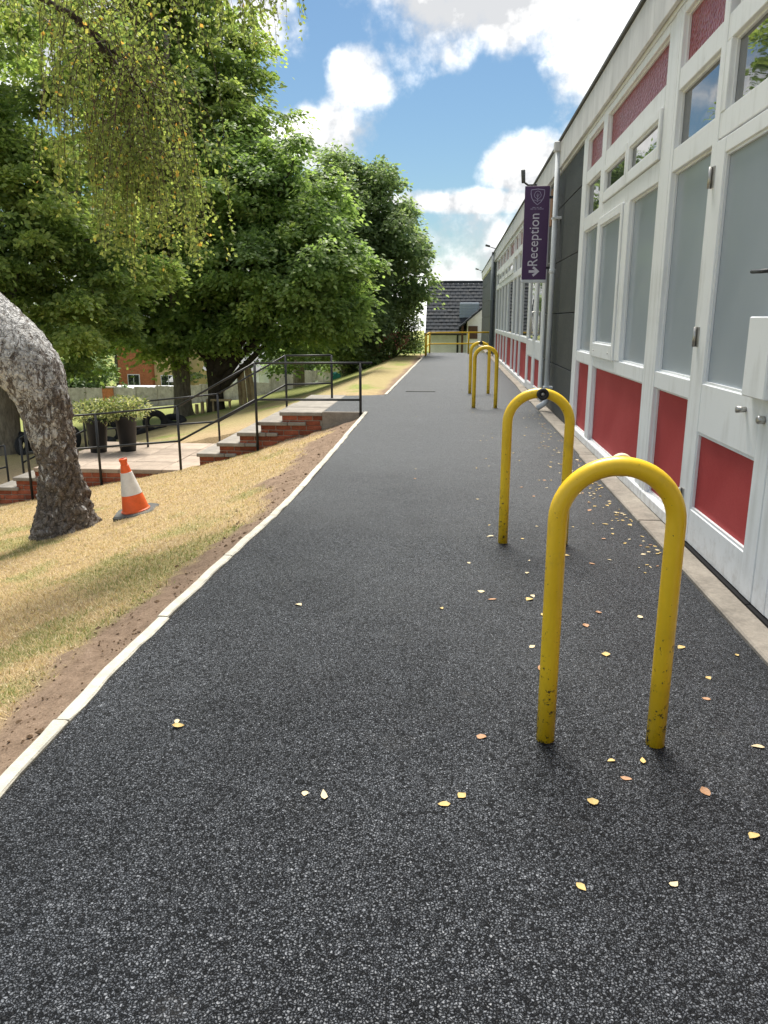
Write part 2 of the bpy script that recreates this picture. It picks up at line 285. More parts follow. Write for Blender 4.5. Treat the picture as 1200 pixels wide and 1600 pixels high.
# ------------------------------------------------------------------ object helpers
def tag(o, label=None, cat=None, group=None, kind=None):
    for k, v in (('label', label), ('category', cat), ('group', group), ('kind', kind)):
        if v: o[k] = v
    return o
def link(name, me, mat=None, parent=None, smooth=False):
    o = bpy.data.objects.new(name, me); COL.objects.link(o)
    if mat and not me.materials: me.materials.append(MATS[mat])
    if parent is not None: adopt(o, parent)
    if smooth: me.polygons.foreach_set('use_smooth', [True] * len(me.polygons))
    return o
def wpos(o):
    return o.matrix_basis if o.parent is None else wpos(o.parent) @ o.matrix_parent_inverse @ o.matrix_basis
def adopt(o, parent):
    o.parent = parent; o.matrix_parent_inverse = wpos(parent).inverted()
def thing(name, label, cat, loc=(0, 0, 0), group=None, parent=None, kind=None):
    o = bpy.data.objects.new(name, None); COL.objects.link(o); o.location = loc; o.empty_display_size = 0.2
    if parent is not None: adopt(o, parent)
    return tag(o, label, cat, group, kind)
def pyd(name, V, F, mat=None, parent=None, smooth=False):
    me = bpy.data.meshes.new(name); me.from_pydata([tuple(v) for v in V], [], F); me.update()
    return link(name, me, mat, parent, smooth)
def npmesh(name, V, F, mat, parent=None, attrs=None, smooth=False):
    me = bpy.data.meshes.new(name); k = F.shape[1]
    me.vertices.add(len(V)); me.vertices.foreach_set('co', np.asarray(V, np.float32).ravel())
    me.loops.add(F.size); me.loops.foreach_set('vertex_index', F.astype(np.int32).ravel())
    me.polygons.add(len(F)); me.polygons.foreach_set('loop_start', np.arange(0, F.size, k, dtype=np.int32))
    me.update(calc_edges=True)
    for a, v in (attrs or {}).items():
        at = me.attributes.new(a, 'FLOAT', 'POINT'); at.data.foreach_set('value', np.asarray(v, np.float32))
    return link(name, me, mat, parent, smooth)
BOXES = {}
def box(name, x0, x1, y0, y1, z0, z1, mat, parent=None, bev=0.0):
    sx, sy, sz = x1 - x0, y1 - y0, z1 - z0
    key = (round(sx, 4), round(sy, 4), round(sz, 4), mat, bev)
    me = BOXES.get(key)
    if me is None:
        bm = bmesh.new(); bmesh.ops.create_cube(bm, size=1); bmesh.ops.scale(bm, vec=(sx, sy, sz), verts=bm.verts)
        if bev: bmesh.ops.bevel(bm, geom=bm.edges[:], offset=min(bev, 0.45 * min(sx, sy, sz)), segments=1, affect='EDGES')
        me = bpy.data.meshes.new(name); bm.to_mesh(me); bm.free(); me.materials.append(MATS[mat]); BOXES[key] = me
    o = bpy.data.objects.new(name, me); COL.objects.link(o); o.location = ((x0 + x1) / 2, (y0 + y1) / 2, (z0 + z1) / 2)
    if parent is not None: adopt(o, parent)
    return o
def tube_data(pts, rad, seg=10, cap=True, off=0):
    pts = [Vector(p) for p in pts]
    if isinstance(rad, (int, float)): rad = [rad] * len(pts)
    V, F = [], []; t0 = (pts[1] - pts[0]).normalized(); n = t0.orthogonal().normalized()
    if abs(t0.z) > 0.9: n = (Vector((1, 0, 0)) - t0 * t0.x).normalized()
    for i, p in enumerate(pts):
        a = pts[max(0, i - 1)]; b = pts[min(len(pts) - 1, i + 1)]; t = (b - a).normalized()
        n = (n - t * n.dot(t)).normalized(); bb = t.cross(n)
        for k in range(seg):
            an = 2 * math.pi * k / seg; V.append(p + (n * math.cos(an) + bb * math.sin(an)) * rad[i])
    for i in range(len(pts) - 1):
        for k in range(seg):
            a = off + i * seg + k; b = off + i * seg + (k + 1) % seg; F.append((a, b, b + seg, a + seg))
    if cap:
        F.append(tuple(off + k for k in reversed(range(seg)))); F.append(tuple(off + (len(pts) - 1) * seg + k for k in range(seg)))
    return V, F
def tube(name, pts, rad, mat, parent=None, seg=10, smooth=True):
    V, F = tube_data(pts, rad, seg); o = pyd(name, V, F, mat, parent, smooth); return o
def lathe(name, prof, mat, parent=None, seg=28, loc=(0, 0, 0), smooth=True, cap=True):
    V, F = [], []
    for r, z in prof:
        for k in range(seg):
            a = 2 * math.pi * k / seg; V.append((loc[0] + r * math.cos(a), loc[1] + r * math.sin(a), loc[2] + z))
    for i in range(len(prof) - 1):
        for k in range(seg): a = i * seg + k; b = i * seg + (k + 1) % seg; F.append((a, b, b + seg, a + seg))
    if cap: F.append(tuple(reversed(range(seg)))); F.append(tuple((len(prof) - 1) * seg + k for k in range(seg)))
    return pyd(name, V, F, mat, parent, smooth)
def sharp(o, ang=35):
    me = o.data; bm = bmesh.new(); bm.from_mesh(me)
    for e in bm.edges:
        if len(e.link_faces) == 2 and e.calc_face_angle(0) > R(ang): e.smooth = False
    bm.to_mesh(me); bm.free(); return o
def smooth_pts(pts, n=6):
    """Catmull-Rom through points of any dimension"""
    P = [np.array(p, float) for p in pts]; P = [2 * P[0] - P[1]] + P + [2 * P[-1] - P[-2]]; out = []
    for i in range(1, len(P) - 2):
        for k in range(n):
            t = k / n; a, b, c, d = P[i - 1:i + 3]
            out.append(0.5 * (2 * b + (c - a) * t + (2 * a - 5 * b + 4 * c - d) * t * t + (3 * b - a - 3 * c + d) * t ** 3))
    out.append(P[-2]); return out
def unit(v): return v / np.maximum(np.linalg.norm(v, axis=1, keepdims=True), 1e-9)
def leaves(name, P, axis, normal, L, W, tint, mat, parent=None, fold=0.12):
    n = len(P); axis = unit(axis); side = unit(np.cross(normal, axis)); nor = np.cross(axis, side)
    L = np.broadcast_to(L, n)[:, None]; W = np.broadcast_to(W, n)[:, None]
    mid = P + axis * L * 0.42
    V = np.stack([P, mid + side * W / 2 + nor * L * fold, P + axis * L, mid - side * W / 2 + nor * L * fold], 1).reshape(-1, 3)
    q = np.arange(n) * 4; F = np.concatenate([np.stack([q, q + 1, q + 2], 1), np.stack([q, q + 2, q + 3], 1)])
    return npmesh(name, V, F, mat, parent, {'tint': np.repeat(np.clip(tint, 0, 1), 4)})
def vnoise(x, y, s, seed=0):
    """smooth value noise on arrays, 0..1"""
    x = np.asarray(x) * s + seed * 17.3; y = np.asarray(y) * s - seed * 9.1
    xi = np.floor(x); yi = np.floor(y); fx = x - xi; fy = y - yi; fx = fx * fx * (3 - 2 * fx); fy = fy * fy * (3 - 2 * fy)
    h = lambda a, b: np.modf(np.abs(np.sin(a * 127.1 + b * 311.7 + seed * 74.7) * 43758.5453))[0]
    return (h(xi, yi) * (1 - fx) + h(xi + 1, yi) * fx) * (1 - fy) + (h(xi, yi + 1) * (1 - fx) + h(xi + 1, yi + 1) * fx) * fy

# ------------------------------------------------------------------ ground
EDGE = [(-6, -1.22), (1.78, -1.23), (2.58, -1.253), (3.4, -1.235), (4.37, -1.20), (5.0, -1.165), (5.7, -1.15), (6.6, -1.155), (8.5, -1.18), (10.9, -1.197), (13.6, -1.15), (18, -1.12), (26.5, -1.05), (31, -1.03)]
EY = [a for a, b in EDGE]; EX = [b for a, b in EDGE]
def edge(y): return np.interp(y, EY, EX)
def sst(a, b, x): t = np.clip((x - a) / (b - a), 0, 1); return t * t * (3 - 2 * t)
def ground(x, y):
    d = np.maximum(0, -1.26 - x); d = np.maximum(0, d - 0.8 * sst(11.8, 14, y))
    z = -0.05 - 0.33 * np.minimum(d, 2) - 0.21 * np.clip(d - 2, 0, 4) - 0.09 * np.clip(d - 6, 0, 40)
    z = z - 0.075 * np.clip(y - 26, 0, 60) * sst(0, 3, d) - 1.6 * sst(31.3, 35, y) * (1 - sst(0, 3, d))
    return z
def gz(x, y): return float(ground(np.array(float(x)), np.array(float(y))))
def dirtmask(x, y):
    d = edge(y) - 0.06 - x
    wdt = 0.15 + 0.22 * vnoise(x, y, 0.9, 2) + 0.20 * vnoise(x, y, 3.0, 3) + 0.10 * vnoise(x, y, 11, 4) - 0.05
    wdt = wdt * (1 + 0.35 * sst(3.0, 9.5, y)) * (1 - .62 * sst(11.5, 14, y)); m = 1 - sst(wdt - 0.10, wdt + 0.07, d)
    m = np.maximum(m, 0.8 * (1 - sst(0.10, 0.5, np.hypot((x + 2.05) / 1.6, y - 10.7))))
    return m * (y < 30.5)
def greenmask(x, y):
    g = 0.55 * vnoise(x, y, 0.8, 5) + 0.45 * vnoise(x, y, 3.1, 6)
    near = sst(0.60, 0.80, g)
    field = sst(19.8, 21.6, y) * (x < -2.6)
    far = field + sst(-10.0, -13.0, x) + sst(13.5, 16, y) * (0.35 + 0.5 * near) * sst(-1.2, -1.5, x) + sst(27, 34, y) * 0.8
    return np.clip(near * 0.55 + far * 0.9, 0, 1)
gx = np.unique(np.round(np.concatenate([np.linspace(-320, -60, 14), np.linspace(-60, -14, 24), np.linspace(-14, -6.5, 26), np.linspace(-6.5, -3.6, 50), np.linspace(-3.6, -1.2, 96), [-1.0, 0, 1, 3, 10, 40, 120, 320], [-6.32, -6.30, -1.90, -1.88]]), 4))
gy = np.unique(np.round(np.concatenate([np.linspace(-60, 0, 12), np.linspace(0, 1.6, 18), np.linspace(1.6, 9, 190), np.linspace(9, 15, 80), np.linspace(15, 36, 70), np.linspace(36, 90, 30), [120, 180, 300, 600], [10.95, 10.97, 13.48, 13.50]]), 4))
GX, GY = np.meshgrid(gx, gy, indexing='ij')
GZ = ground(GX, GY)
D0 = np.maximum(0, edge(GY) - 0.05 - GX); dm = dirtmask(GX, GY)
rough_on = (GX > -8) & (GY > 0) & (GY < 16) & (GX < -1.2)
GZ = GZ + rough_on * (0.035 * (vnoise(GX, GY, 2.3, 8) - 0.5) + 0.03 * (vnoise(GX, GY, 7, 9) - 0.5) + dm * 0.022 * (vnoise(GX, GY, 21, 10) - 0.5)) * sst(0.0, 0.25, D0)
carve = (GX > -6.31) & (GX < -1.89) & (GY > 10.96) & (GY < 13.49)
GZ = np.where(carve, np.minimum(GZ, -1.3), GZ)
GZ = np.where((GX <= -6.31) & (GX > -8.6) & (GY > 10.96) & (GY < 12.7), np.minimum(GZ, -1.75), GZ)
nx, ny = len(gx), len(gy)
I = np.arange(nx * ny).reshape(nx, ny)
F = np.stack([I[:-1, :-1], I[1:, :-1], I[1:, 1:], I[:-1, 1:]], -1).reshape(-1, 4)
terrain = npmesh('ground', np.stack([GX, GY, GZ], -1).reshape(-1, 3), F, 'lawn', None, {'dirt': dm.ravel(), 'green': greenmask(GX, GY).ravel()}, True)
tag(terrain, 'sloping dry lawn with bare soil beside the path', kind='structure')

# tarmac sheet with slight unevenness; it widens at the head of the steps
ys = np.concatenate([np.linspace(-6, 1, 10), np.linspace(1.1, 12, 150), np.linspace(12.2, 31, 80)])
rows = []
for y in ys:
    e = float(edge(y))
    if 10.93 < y < 13.6: e = -1.86
    rows.append(np.stack([e + (1.262 - e) * np.linspace(0, 1, 30), np.full(30, y), np.zeros(30)], -1))
PV = np.array(rows); PV[..., 2] = 0.010 * (vnoise(PV[..., 0], PV[..., 1], 0.9, 12) - 0.5) + 0.005 * (vnoise(PV[..., 0], PV[..., 1], 3.3, 13) - 0.5)
I = np.arange(len(ys) * 30).reshape(len(ys), 30)
F = np.stack([I[:-1, :-1], I[:-1, 1:], I[1:, 1:], I[1:, :-1]], -1).reshape(-1, 4)
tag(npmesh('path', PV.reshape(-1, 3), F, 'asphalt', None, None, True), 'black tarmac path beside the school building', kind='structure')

# concrete edging, one piece after another
ed = thing('path_edging', 'pale concrete edging between tarmac and soil', None, (-1.2, 5, 0), kind='structure')
def edging(y0, y1, L=0.915):
    y = y0
    while y < y1 - 0.05:
        a, b = y + 0.004, min(y + L, y1) - 0.004
        m = max(1, int((b - a) / 0.1)); V, F = [], []; jx = random.uniform(-.004, .004); jz = random.uniform(-.004, .004)
        for i in range(m + 1):
            yy = a + (b - a) * i / m; e = float(edge(yy)) + jx + random.uniform(-.003, .003)
            zz = 0.012 + jz
            V += [(e - 0.052, yy, -0.12), (e - 0.052, yy, zz - .004), (e - 0.046, yy, zz), (e - 0.006 , yy, zz), (e + random.uniform(-.003, .003), yy, zz - .006), (e, yy, -0.12)]
        for i in range(m):
            for k in range(5): p = i * 6 + k; F.append((p, p + 1, p + 7, p + 6))
        F.append((5, 4, 3, 2, 1, 0)); F.append(tuple(m * 6 + k for k in range(6)))
        pyd('edging_piece', V, F, 'edging', ed); y += L
edging(-4.2, 10.93); edging(13.6, 30.6)
# concrete strip at the foot of the wall, in bays
cs = thing('concrete_strip', 'narrow concrete footing strip along the wall', None, (1.3, 10, 0), kind='structure')
y = -5.0
while y < 41:
    x0 = 1.235 + random.uniform(-.008, .008); box('strip_bay', x0, 1.50, y + .005, y + 2.495, -0.15, 0.022 + random.uniform(-.003, .003), 'concrete', cs, 0.008); y += 2.5

# ------------------------------------------------------------------ school building
W = 1.383
b = thing('school_building', 'long flat-roofed building with white window frames and red panels', 'building', (1.5, 12, 0))
box('wall', 1.52, 7.5, -6, 41.2, 0.0, 3.5, 'render_white', b)
ro = box('roof', 1.325, 7.7, -6.2, 41.4, 3.56, 3.60, 'roof_cap', b, 0.006)
yy = -6.0
for i in range(16):     # fascia boards butted end to end
    y1 = min(yy + 3.05, 41.3); box('fascia_board', 1.345, 1.375, yy + .002, y1 - .002, 3.235, 3.556, 'fascia', b, 0.003); yy += 3.05
box('soffit', 1.38, 1.519, -6, 41.2, 3.205, 3.245, 'white_paint', b)
Z0, ZB, ZS0, ZS1, ZT0, ZT1, ZU0, ZU1, ZR1, ZTOP = 0.022, 0.10, 0.84, 0.95, 2.22, 2.36, 2.70, 2.83, 3.14, 3.203
def foot(y0, y1, p): box('sill_rail', W - .012, W + .1, y0, y1, Z0, ZB, 'white_paint', p, 0.008)
def mull(y0, y1, z0, z1, p, x=W, d=0.10):
    if z0 == Z0: z0 = ZB
    return box('mullion', x, x + d, y0, y1, z0, z1, 'white_paint', p, 0.004)
def trans(y0, y1, z0, z1, p, x=W + .004): return box('transom', x, x + 0.095, y0, y1, z0, z1, 'white_paint', p, 0.004)
def light(kind, y0, y1, z0, z1, p, inset=0.045):
    """a pane or panel with its glazing bead"""
    mat = {'pane': 'window_glass', 'blind': 'grey_blind', 'panel': 'red_panel', 'top': 'red_hammered'}[kind]
    nm = 'pane' if kind in ('pane', 'blind') else 'panel'
    o = box(nm, W + inset, W + inset + 0.02, y0 - .01, y1 + .01, z0 - .01, z1 + .01, mat, p)
    t = 0.014; x0, x1 = W + inset - .016, W + inset - .001
    V, F = [], []
    for (a, c, e, f_) in ((y0, y1, z0, z0 + t), (y0, y1, z1 - t, z1), (y0, y0 + t, z0 + t, z1 - t), (y1 - t, y1, z0 + t, z1 - t)):
        q = len(V); V += [(x, yv, zv) for x in (x0, x1) for yv in (a, c) for zv in (e, f_)]
        F += [tuple(q + i for i in fc) for fc in ((0, 1, 3, 2), (4, 6, 7, 5), (0, 4, 5, 1), (2, 3, 7, 6), (0, 2, 6, 4), (1, 5, 7, 3))]
    pyd('bead', V, F, 'white_paint', p)
    return o
def casement(y0, y1, z0, z1, p, kind, fw=0.07, bot=None):
    """an opening sash standing proud of the frame"""
    x0 = W - 0.012; bot = bot or fw
    for (a, c, e, f_) in ((y0, y0 + fw, z0, z1), (y1 - fw, y1, z0, z1), (y0 + fw, y1 - fw, z0, z0 + bot), (y0 + fw, y1 - fw, z1 - fw, z1)):
        box('sash', x0, x0 + 0.06, a, c, e, f_, 'white_paint', p, 0.005)
    light(kind, y0 + fw, y1 - fw, z0 + bot, z1 - fw, p, 0.02)
def rails(y0, y1, p, low=True):
    if low: trans(y0, y1, ZS0, ZS1, p)
    trans(y0, y1, ZT0, ZT1, p); trans(y0, y1, ZU0, ZU1, p); trans(y0, y1, ZR1, ZTOP, p)
# bay with casement and two awning lights
def bay(parent, Y0, rev=False):
    """3.78 m of glazing between Y0 and Y0+3.78"""
    p = thing('window_bay', None, None, (W, Y0, 0), parent=parent)
    foot(Y0 + .03, Y0 + 3.78, p); mull(Y0 + .03, Y0 + .155, Z0, ZTOP, p); mull(Y0 + .163, Y0 + .32, Z0, ZTOP, p, W + .006); mull(Y0 + 2.42, Y0 + 2.63, Z0, ZTOP, p); mull(Y0 + 3.50, Y0 + 3.78, Z0, ZTOP, p)
    rails(Y0 + .32, Y0 + 2.42, p); rails(Y0 + 2.63, Y0 + 3.50, p)
    mull(Y0 + 1.20, Y0 + 1.40, ZS1, ZT0, p)
    light('panel', Y0 + .32, Y0 + 2.42, ZB, ZS0, p); light('panel', Y0 + 2.63, Y0 + 3.50, ZB, ZS0, p)
    light('blind', Y0 + .32, Y0 + 1.20, ZS1, ZT0, p); casement(Y0 + 1.41, Y0 + 2.50, ZS1 - .01, ZT0 + .02, p, 'blind', 0.075, 0.13); light('blind', Y0 + 2.63, Y0 + 3.50, ZS1, ZT0, p)
    casement(Y0 + .33, Y0 + 1.37, ZT1 + .005, ZU0 - .005, p, 'pane', 0.06, 0.09); casement(Y0 + 1.39, Y0 + 2.41, ZT1 + .005, ZU0 - .005, p, 'pane', 0.06, 0.09); light('pane', Y0 + 2.63, Y0 + 3.50, ZT1, ZU0, p)
    light('top', Y0 + .32, Y0 + 2.42, ZU1, ZR1, p); light('top', Y0 + 2.63, Y0 + 3.50, ZU1, ZR1, p)
    for k in (0.09, 0.6): lathe('screw', [(0.008, 0), (0.008, 0.004)], 'steel', p, 8, (0, 0, 0)).matrix_basis = Matrix.Translation((W - .016, Y0 + 1.47 + k * 1.4, ZS1 + .05)) @ Matrix.Rotation(R(-90), 4, 'Y')
    return p
bay(b, 5.56)
# side light beside the doors
def sidelight(y0, y1):
    p = thing('side_light', None, None, (W, y0, 0), parent=b)
    foot(y0, y1, p); mull(y0, y0 + .085, Z0, ZTOP, p); mull(y1 - .055, y1, Z0, ZTOP, p); a, c = y0 + .085, y1 - .055
    rails(a, c, p); light('panel', a, c, ZB, ZS0, p); light('blind', a, c, ZS1, ZT0, p); light('pane', a, c, ZT1, ZU0, p); light('top', a, c, ZU1, ZR1, p)
sidelight(4.625, 5.585)
# double door
def hinge(y, z, p, s=1.0):
    o = tube('hinge', [(W - .022, y, z - .055 * s), (W - .022, y, z + .055 * s)], 0.010, 'steel', p, 8); pl = box('hinge_plate', W - .012, W - .004, y - .035, y + .012, z - .055 * s, z + .055 * s, 'steel', o)
def leaf(y0, y1, hinge_high, parent=b):
    p = thing('door', None, None, (W, y0, 0), parent=parent); x = W - .006; X1 = x + 0.05
    st = 0.15
    box('stile', x, X1, y0, y0 + st, 0.035, 2.215, 'white_paint', p, .004); box('stile', x, X1, y1 - st, y1, 0.035, 2.215, 'white_paint', p, .004)
    a, c = y0 + st, y1 - st
    for z0, z1 in ((0.035, 0.235), (0.68, 0.95), (2.135, 2.215)): box('door_rail', x + .002, X1, a, c, z0, z1, 'white_paint', p, .004)
    light('panel', a, c, 0.235, 0.68, p, 0.018); light('blind', a, c, 0.95, 2.135, p, 0.022)
    hy = y1 + .012 if hinge_high else y0 - .012
    for z in (0.27, 1.2, 2.04): hinge(hy, z, p)
    box('threshold', W - .025, W + .09, y0, y1, 0.020, 0.031, 'dark_gap', p)
    return p
d1 = leaf(3.455, 4.61, True); d2 = leaf(2.285, 3.445, False)
pp = box('push_plate', W - .05, W - .007, 3.47, 3.73, 0.955, 1.31, 'white_paint', d1, .006)
lathe('lock', [(0.018, 0), (0.018, 0.03), (0.012, 0.034)], 'steel', d1, 14).matrix_basis = Matrix.Translation((W - .007, 3.535, 0.865)) @ Matrix.Rotation(R(-90), 4, 'Y')
tube('latch_knob', [(W - .006, 3.77, 0.885), (W - .05, 3.77, 0.885)], [0.013, 0.016], 'steel', d1, 12)
hd = tube('handle', [(W - .01, 3.60, 1.50), (W - .05, 3.60, 1.50), (W - .055, 3.64, 1.50), (W - .055, 3.75, 1.505)], 0.009, 'black_metal', d1, 8)
fr = thing('door_frame', None, None, (W, 3.4, 0), parent=b)
trans(2.30, 4.625, ZT0 + .012, ZT1, fr); trans(2.30, 4.625, ZU0, ZU1, fr); trans(2.30, 4.625, ZR1, ZTOP, fr)
mull(3.36, 3.44, ZT1, ZU0, fr, W + .002, .09); mull(4.555, 4.625, ZT1, ZU0, fr, W + .002, .09); mull(3.36, 3.44, ZU1, ZR1, fr, W + .002, .09)
for y0, y1 in ((2.30, 3.36), (3.44, 4.555)): light('pane', y0, y1, ZT1, ZU0, fr)
light('top', 2.30, 3.36, ZU1, ZR1, fr); light('top', 3.44, 4.555, ZU1, ZR1, fr)
sidelight(1.33, 2.28)
bay(b, -2.5)
# dark stone-faced panels
def cladding(y0, y1, cols, zs=(0.022, 0.69, 1.37, 2.05, 2.76, 3.203)):
    p = thing('cladding', None, None, (1.42, y0, 0), parent=b)
    for i in range(cols):
        a = y0 + (y1 - y0) * i / cols; c = y0 + (y1 - y0) * (i + 1) / cols
        for z0, z1 in zip(zs[:-1], zs[1:]): box('cladding_panel', 1.40 + random.uniform(0, .003), 1.50, a + .005, c - .005, z0 + .005, z1 - .005, 'cladding', p, .003)
    box('backing', 1.47, 1.515, y0 + .002, y1 - .002, 0.022, 3.20, 'dark_gap', p)
cladding(9.345, 12.50, 2); cladding(27.3, 41.1, 7)
box('corner_trim', W - .005, 1.5, 12.50, 12.60, Z0, ZTOP, 'pipe_grey', b, .004)
# far doors and glazing
fd1 = thing('far_door_set', None, None, (W, 13.8, 0), parent=b)
mull(12.60, 12.68, Z0 + .001, ZTOP, fd1); mull(15.12, 15.30, Z0 + .001, ZTOP, fd1)
trans(12.68, 15.12, ZT0, ZT1, fd1); trans(12.68, 15.12, ZU0, ZU1, fd1); trans(12.68, 15.12, ZR1, ZTOP, fd1)
light('pane', 12.68, 15.12, ZT1, ZU0, fd1); light('top', 12.68, 15.12, ZU1, ZR1, fd1)
for y0, y1 in ((12.69, 13.895), (13.905, 15.11)):
    p = thing('door', None, None, (W, y0, 0), parent=b); x = W - .006; st = 0.17
    for a, c in ((y0, y0 + st), (y1 - st, y1)): box('stile', x, x + .05, a, c, 0.035, 2.215, 'white_paint', p, .004)
    for z0, z1 in ((0.035, 0.17), (0.65, 0.93), (2.1, 2.215)): box('door_rail', x + .002, x + .05, y0 + st, y1 - st, z0, z1, 'white_paint', p, .004)
    light('panel', y0 + st, y1 - st, .17, .65, p, .018); light('pane', y0 + st, y1 - st, .93, 2.1, p, .02)
    tube('pull_handle', [(W - .006, y0 + 1.12 if y0 < 13 else y0 + .09, 1.02), (W - .06, y0 + 1.12 if y0 < 13 else y0 + .09, 1.04), (W - .06, y0 + 1.12 if y0 < 13 else y0 + .09, 1.40), (W - .006, y0 + 1.12 if y0 < 13 else y0 + .09, 1.42)], .012, 'steel', p, 8)
cuts = [15.30, 17.05, 18.2, 19.35, 21.3, 22.6, 24.0, 25.4, 27.1]
fb = thing('far_glazing', None, None, (W, 20, 0), parent=b); foot(15.302, 27.29, fb)
for i, (a, c) in enumerate(zip(cuts[:-1], cuts[1:])):
    p = fb; mull(c, c + .13, Z0, ZTOP, p, W + .001, .07) ; y0 = a + (0 if i == 0 else .13)
    rails(y0, c, p); light('panel', y0, c, ZB, ZS0, p, 0.04)
    light('pane', y0, c, ZS1, ZT0, p, 0.04)
    if i in (0, 3, 4, 5, 6): casement(y0 + .01, c - .01, ZT1 + .005, ZU0 - .005, p, 'pane', .08, .11)
    else: light('pane', y0, c, ZT1, ZU0, p, 0.06)
    light('top', y0, c, ZU1, ZR1, p, .06)
# rainwater pipes
def downpipe(y, mat, x=1.325, r=0.036, shoe=True):
    t = thing('downpipe', None, None, (x, y, 0), parent=b)
    pts = [(x, y, 3.50), (x, y, 0.20)]
    tube('pipe', pts, r, mat, t, 16)
    if shoe: tube('shoe', [(x, y, .21), (x, y, .16), (x - .02, y - .005, .125), (x - .12, y - .02, .06)], r + .004, mat, t, 16)
    for z in (0.24, 1.9): lathe('collar', [(r + .001, 0), (r + .007, .004), (r + .007, .06), (r + .001, .064)], mat, t, 16, (x, y, z), cap=False)
    box('hopper', x - .06, x + .045, y - .06, y + .06, 3.30 if False else 3.44, 3.565, 'roof_cap' if mat == 'dark_pipe' else 'fascia', t, .01)
    for z in (0.34, 2.6): box('pipe_bracket', x - .045, 1.41, y - .07, y + .07, z, z + .03, mat, t, .004)
downpipe(11.2, 'pipe_grey'); downpipe(28.6, 'dark_pipe', r=0.07)
box('vent_board', 1.375, 1.399, 12.05, 12.30, 2.62, 3.12, 'timber_brown', b, .004)

# ------------------------------------------------------------------ reception sign
s = thing('hanging_sign', 'purple hanging sign lettered Reception with white down arrow and shield emblem', 'sign', (1.16, 12.0, 1.8))
SY = 12.0; SX0, SX1, SZ0, SZ1 = 0.975, 1.328, 1.86, 3.15
box('board', SX0, SX1, SY, SY + .035, SZ0, SZ1, 'purple_sign', s, .004)
box('lower_strip', SX0 - .004, SX1 + .004, SY - .004, SY + .04, 1.815, 1.859, 'pipe_grey', s, .004)
for z in (2.01, 2.98): o = box('bracket', SX1 - .002, 1.405, SY + .008, SY + .028, z, z + .035, 'black_metal', s, .003)
for z in (1.95, 2.06): lathe('bolt', [(.008, 0), (.008, .03)], 'steel', s, 8, (1.37, SY + .018, z))
def text(body, size, x, z, rot, mat, nm, ext=0.0015):
    cu = bpy.data.curves.new('txt', 'FONT'); cu.body = body; cu.size = size; cu.align_x = 'LEFT'; cu.extrude = ext; cu.resolution_u = 4
    tmp = bpy.data.objects.new('txt', cu); COL.objects.link(tmp); bpy.context.view_layer.update()
    me = bpy.data.meshes.new_from_object(tmp.evaluated_get(bpy.context.evaluated_depsgraph_get())); bpy.data.objects.remove(tmp)
    me.materials.clear()
    Mx = Matrix.Translation((x, SY - .0018, z)) @ Matrix.Rotation(R(-rot), 4, 'Y') @ Matrix.Rotation(R(90), 4, 'X')
    me.transform(Mx); me.update(); return link(nm, me, mat, s)
t_ = text('Reception', 0.205, SX0 + 0.218, 2.075, 90, 'sign_print', 'lettering')
zs_ = [v.co.z for v in t_.data.vertices]; k = (2.775 - 2.055) / (max(zs_) - min(zs_)); zmin = min(zs_)
for v in t_.data.vertices: v.co.z = 2.055 + (v.co.z - zmin) * k
# arrow: rounded shaft lying along the sign with an angled head
def strip(nm, pts, wd, mat, th=.0016, closed=False):
    V, F = [], []; n = len(pts); P = [Vector((p[0], 0, p[1])) for p in pts]
    for i in range(n):
        a = P[(i - 1) % n] if (closed or i) else P[0]; c = P[(i + 1) % n] if (closed or i < n - 1) else P[-1]
        t = (c - a).normalized(); nn_ = Vector((-t.z, 0, t.x)) * wd / 2
        for sgn in (1, -1):
            for dy in (-th, -.0002): V.append((P[i].x + nn_.x * sgn, SY + dy, P[i].z + nn_.z * sgn))
    for i in range(n if closed else n - 1):
        a = i * 4; c = ((i + 1) % n) * 4
        F += [(a, c, c + 2, a + 2), (a + 1, a + 3, c + 3, c + 1), (a, a + 1, c + 1, c), (a + 2, c + 2, c + 3, a + 3)]
    return pyd(nm, V, F, mat, s)
strip('arrow', [(SX0 + .10, 1.975), (SX0 + .225, 1.975)], .036, 'sign_print', .0016); strip('arrow_head', [(SX0 + .160, 2.035), (SX0 + .236, 1.975), (SX0 + .160, 1.915)], .036, 'sign_print', .0022)
cx, cz = SX0 + .182, 3.02
shield = [(-.095, .075), (0, .088), (.095, .075), (.096, .02), (.082, -.035), (.05, -.085), (0, -.125), (-.05, -.085), (-.082, -.035), (-.096, .02)]
strip('emblem_shield', [(cx + x, cz + z) for x, z in shield], .010, 'logo_print', closed=True)
strip('emblem_tree', [(cx + x, cz + z) for x, z in [(0, .062), (.03, .05), (.05, .01), (.045, -.015), (.01, -.045), (0, -.06), (-.01, -.045), (-.045, -.015), (-.05, .01), (-.03, .05)]], .007, 'logo_print', closed=True)
strip('emblem_stem', [(cx, cz + .03), (cx, cz - .08)], .006, 'logo_print', .002); strip('emblem_branch', [(cx - .02, cz + .012), (cx, cz - .02), (cx + .022, cz + .018)], .005, 'logo_print', .0024)
strip('emblem_ground', [(cx - .06, cz - .06), (cx - .02, cz - .066), (cx, cz - .085), (cx + .02, cz - .066), (cx + .06, cz - .06)], .006, 'logo_print', .0028)
for row, (z, n0) in enumerate(((2.852, 9), (2.832, 13))):       # two lines of tiny print, too small to read
    V, F = [], []
    for i in range(n0):
        if i in (3, 6): continue
        x = cx + (i - n0 / 2) * .0145; q = len(V); V += [(x, SY - .0016, z), (x + .010, SY - .0016, z), (x + .010, SY - .0016, z + .012), (x, SY - .0016, z + .012)]; F.append((q, q + 1, q + 2, q + 3))
    pyd('small_print', V, F, 'logo_print', s)
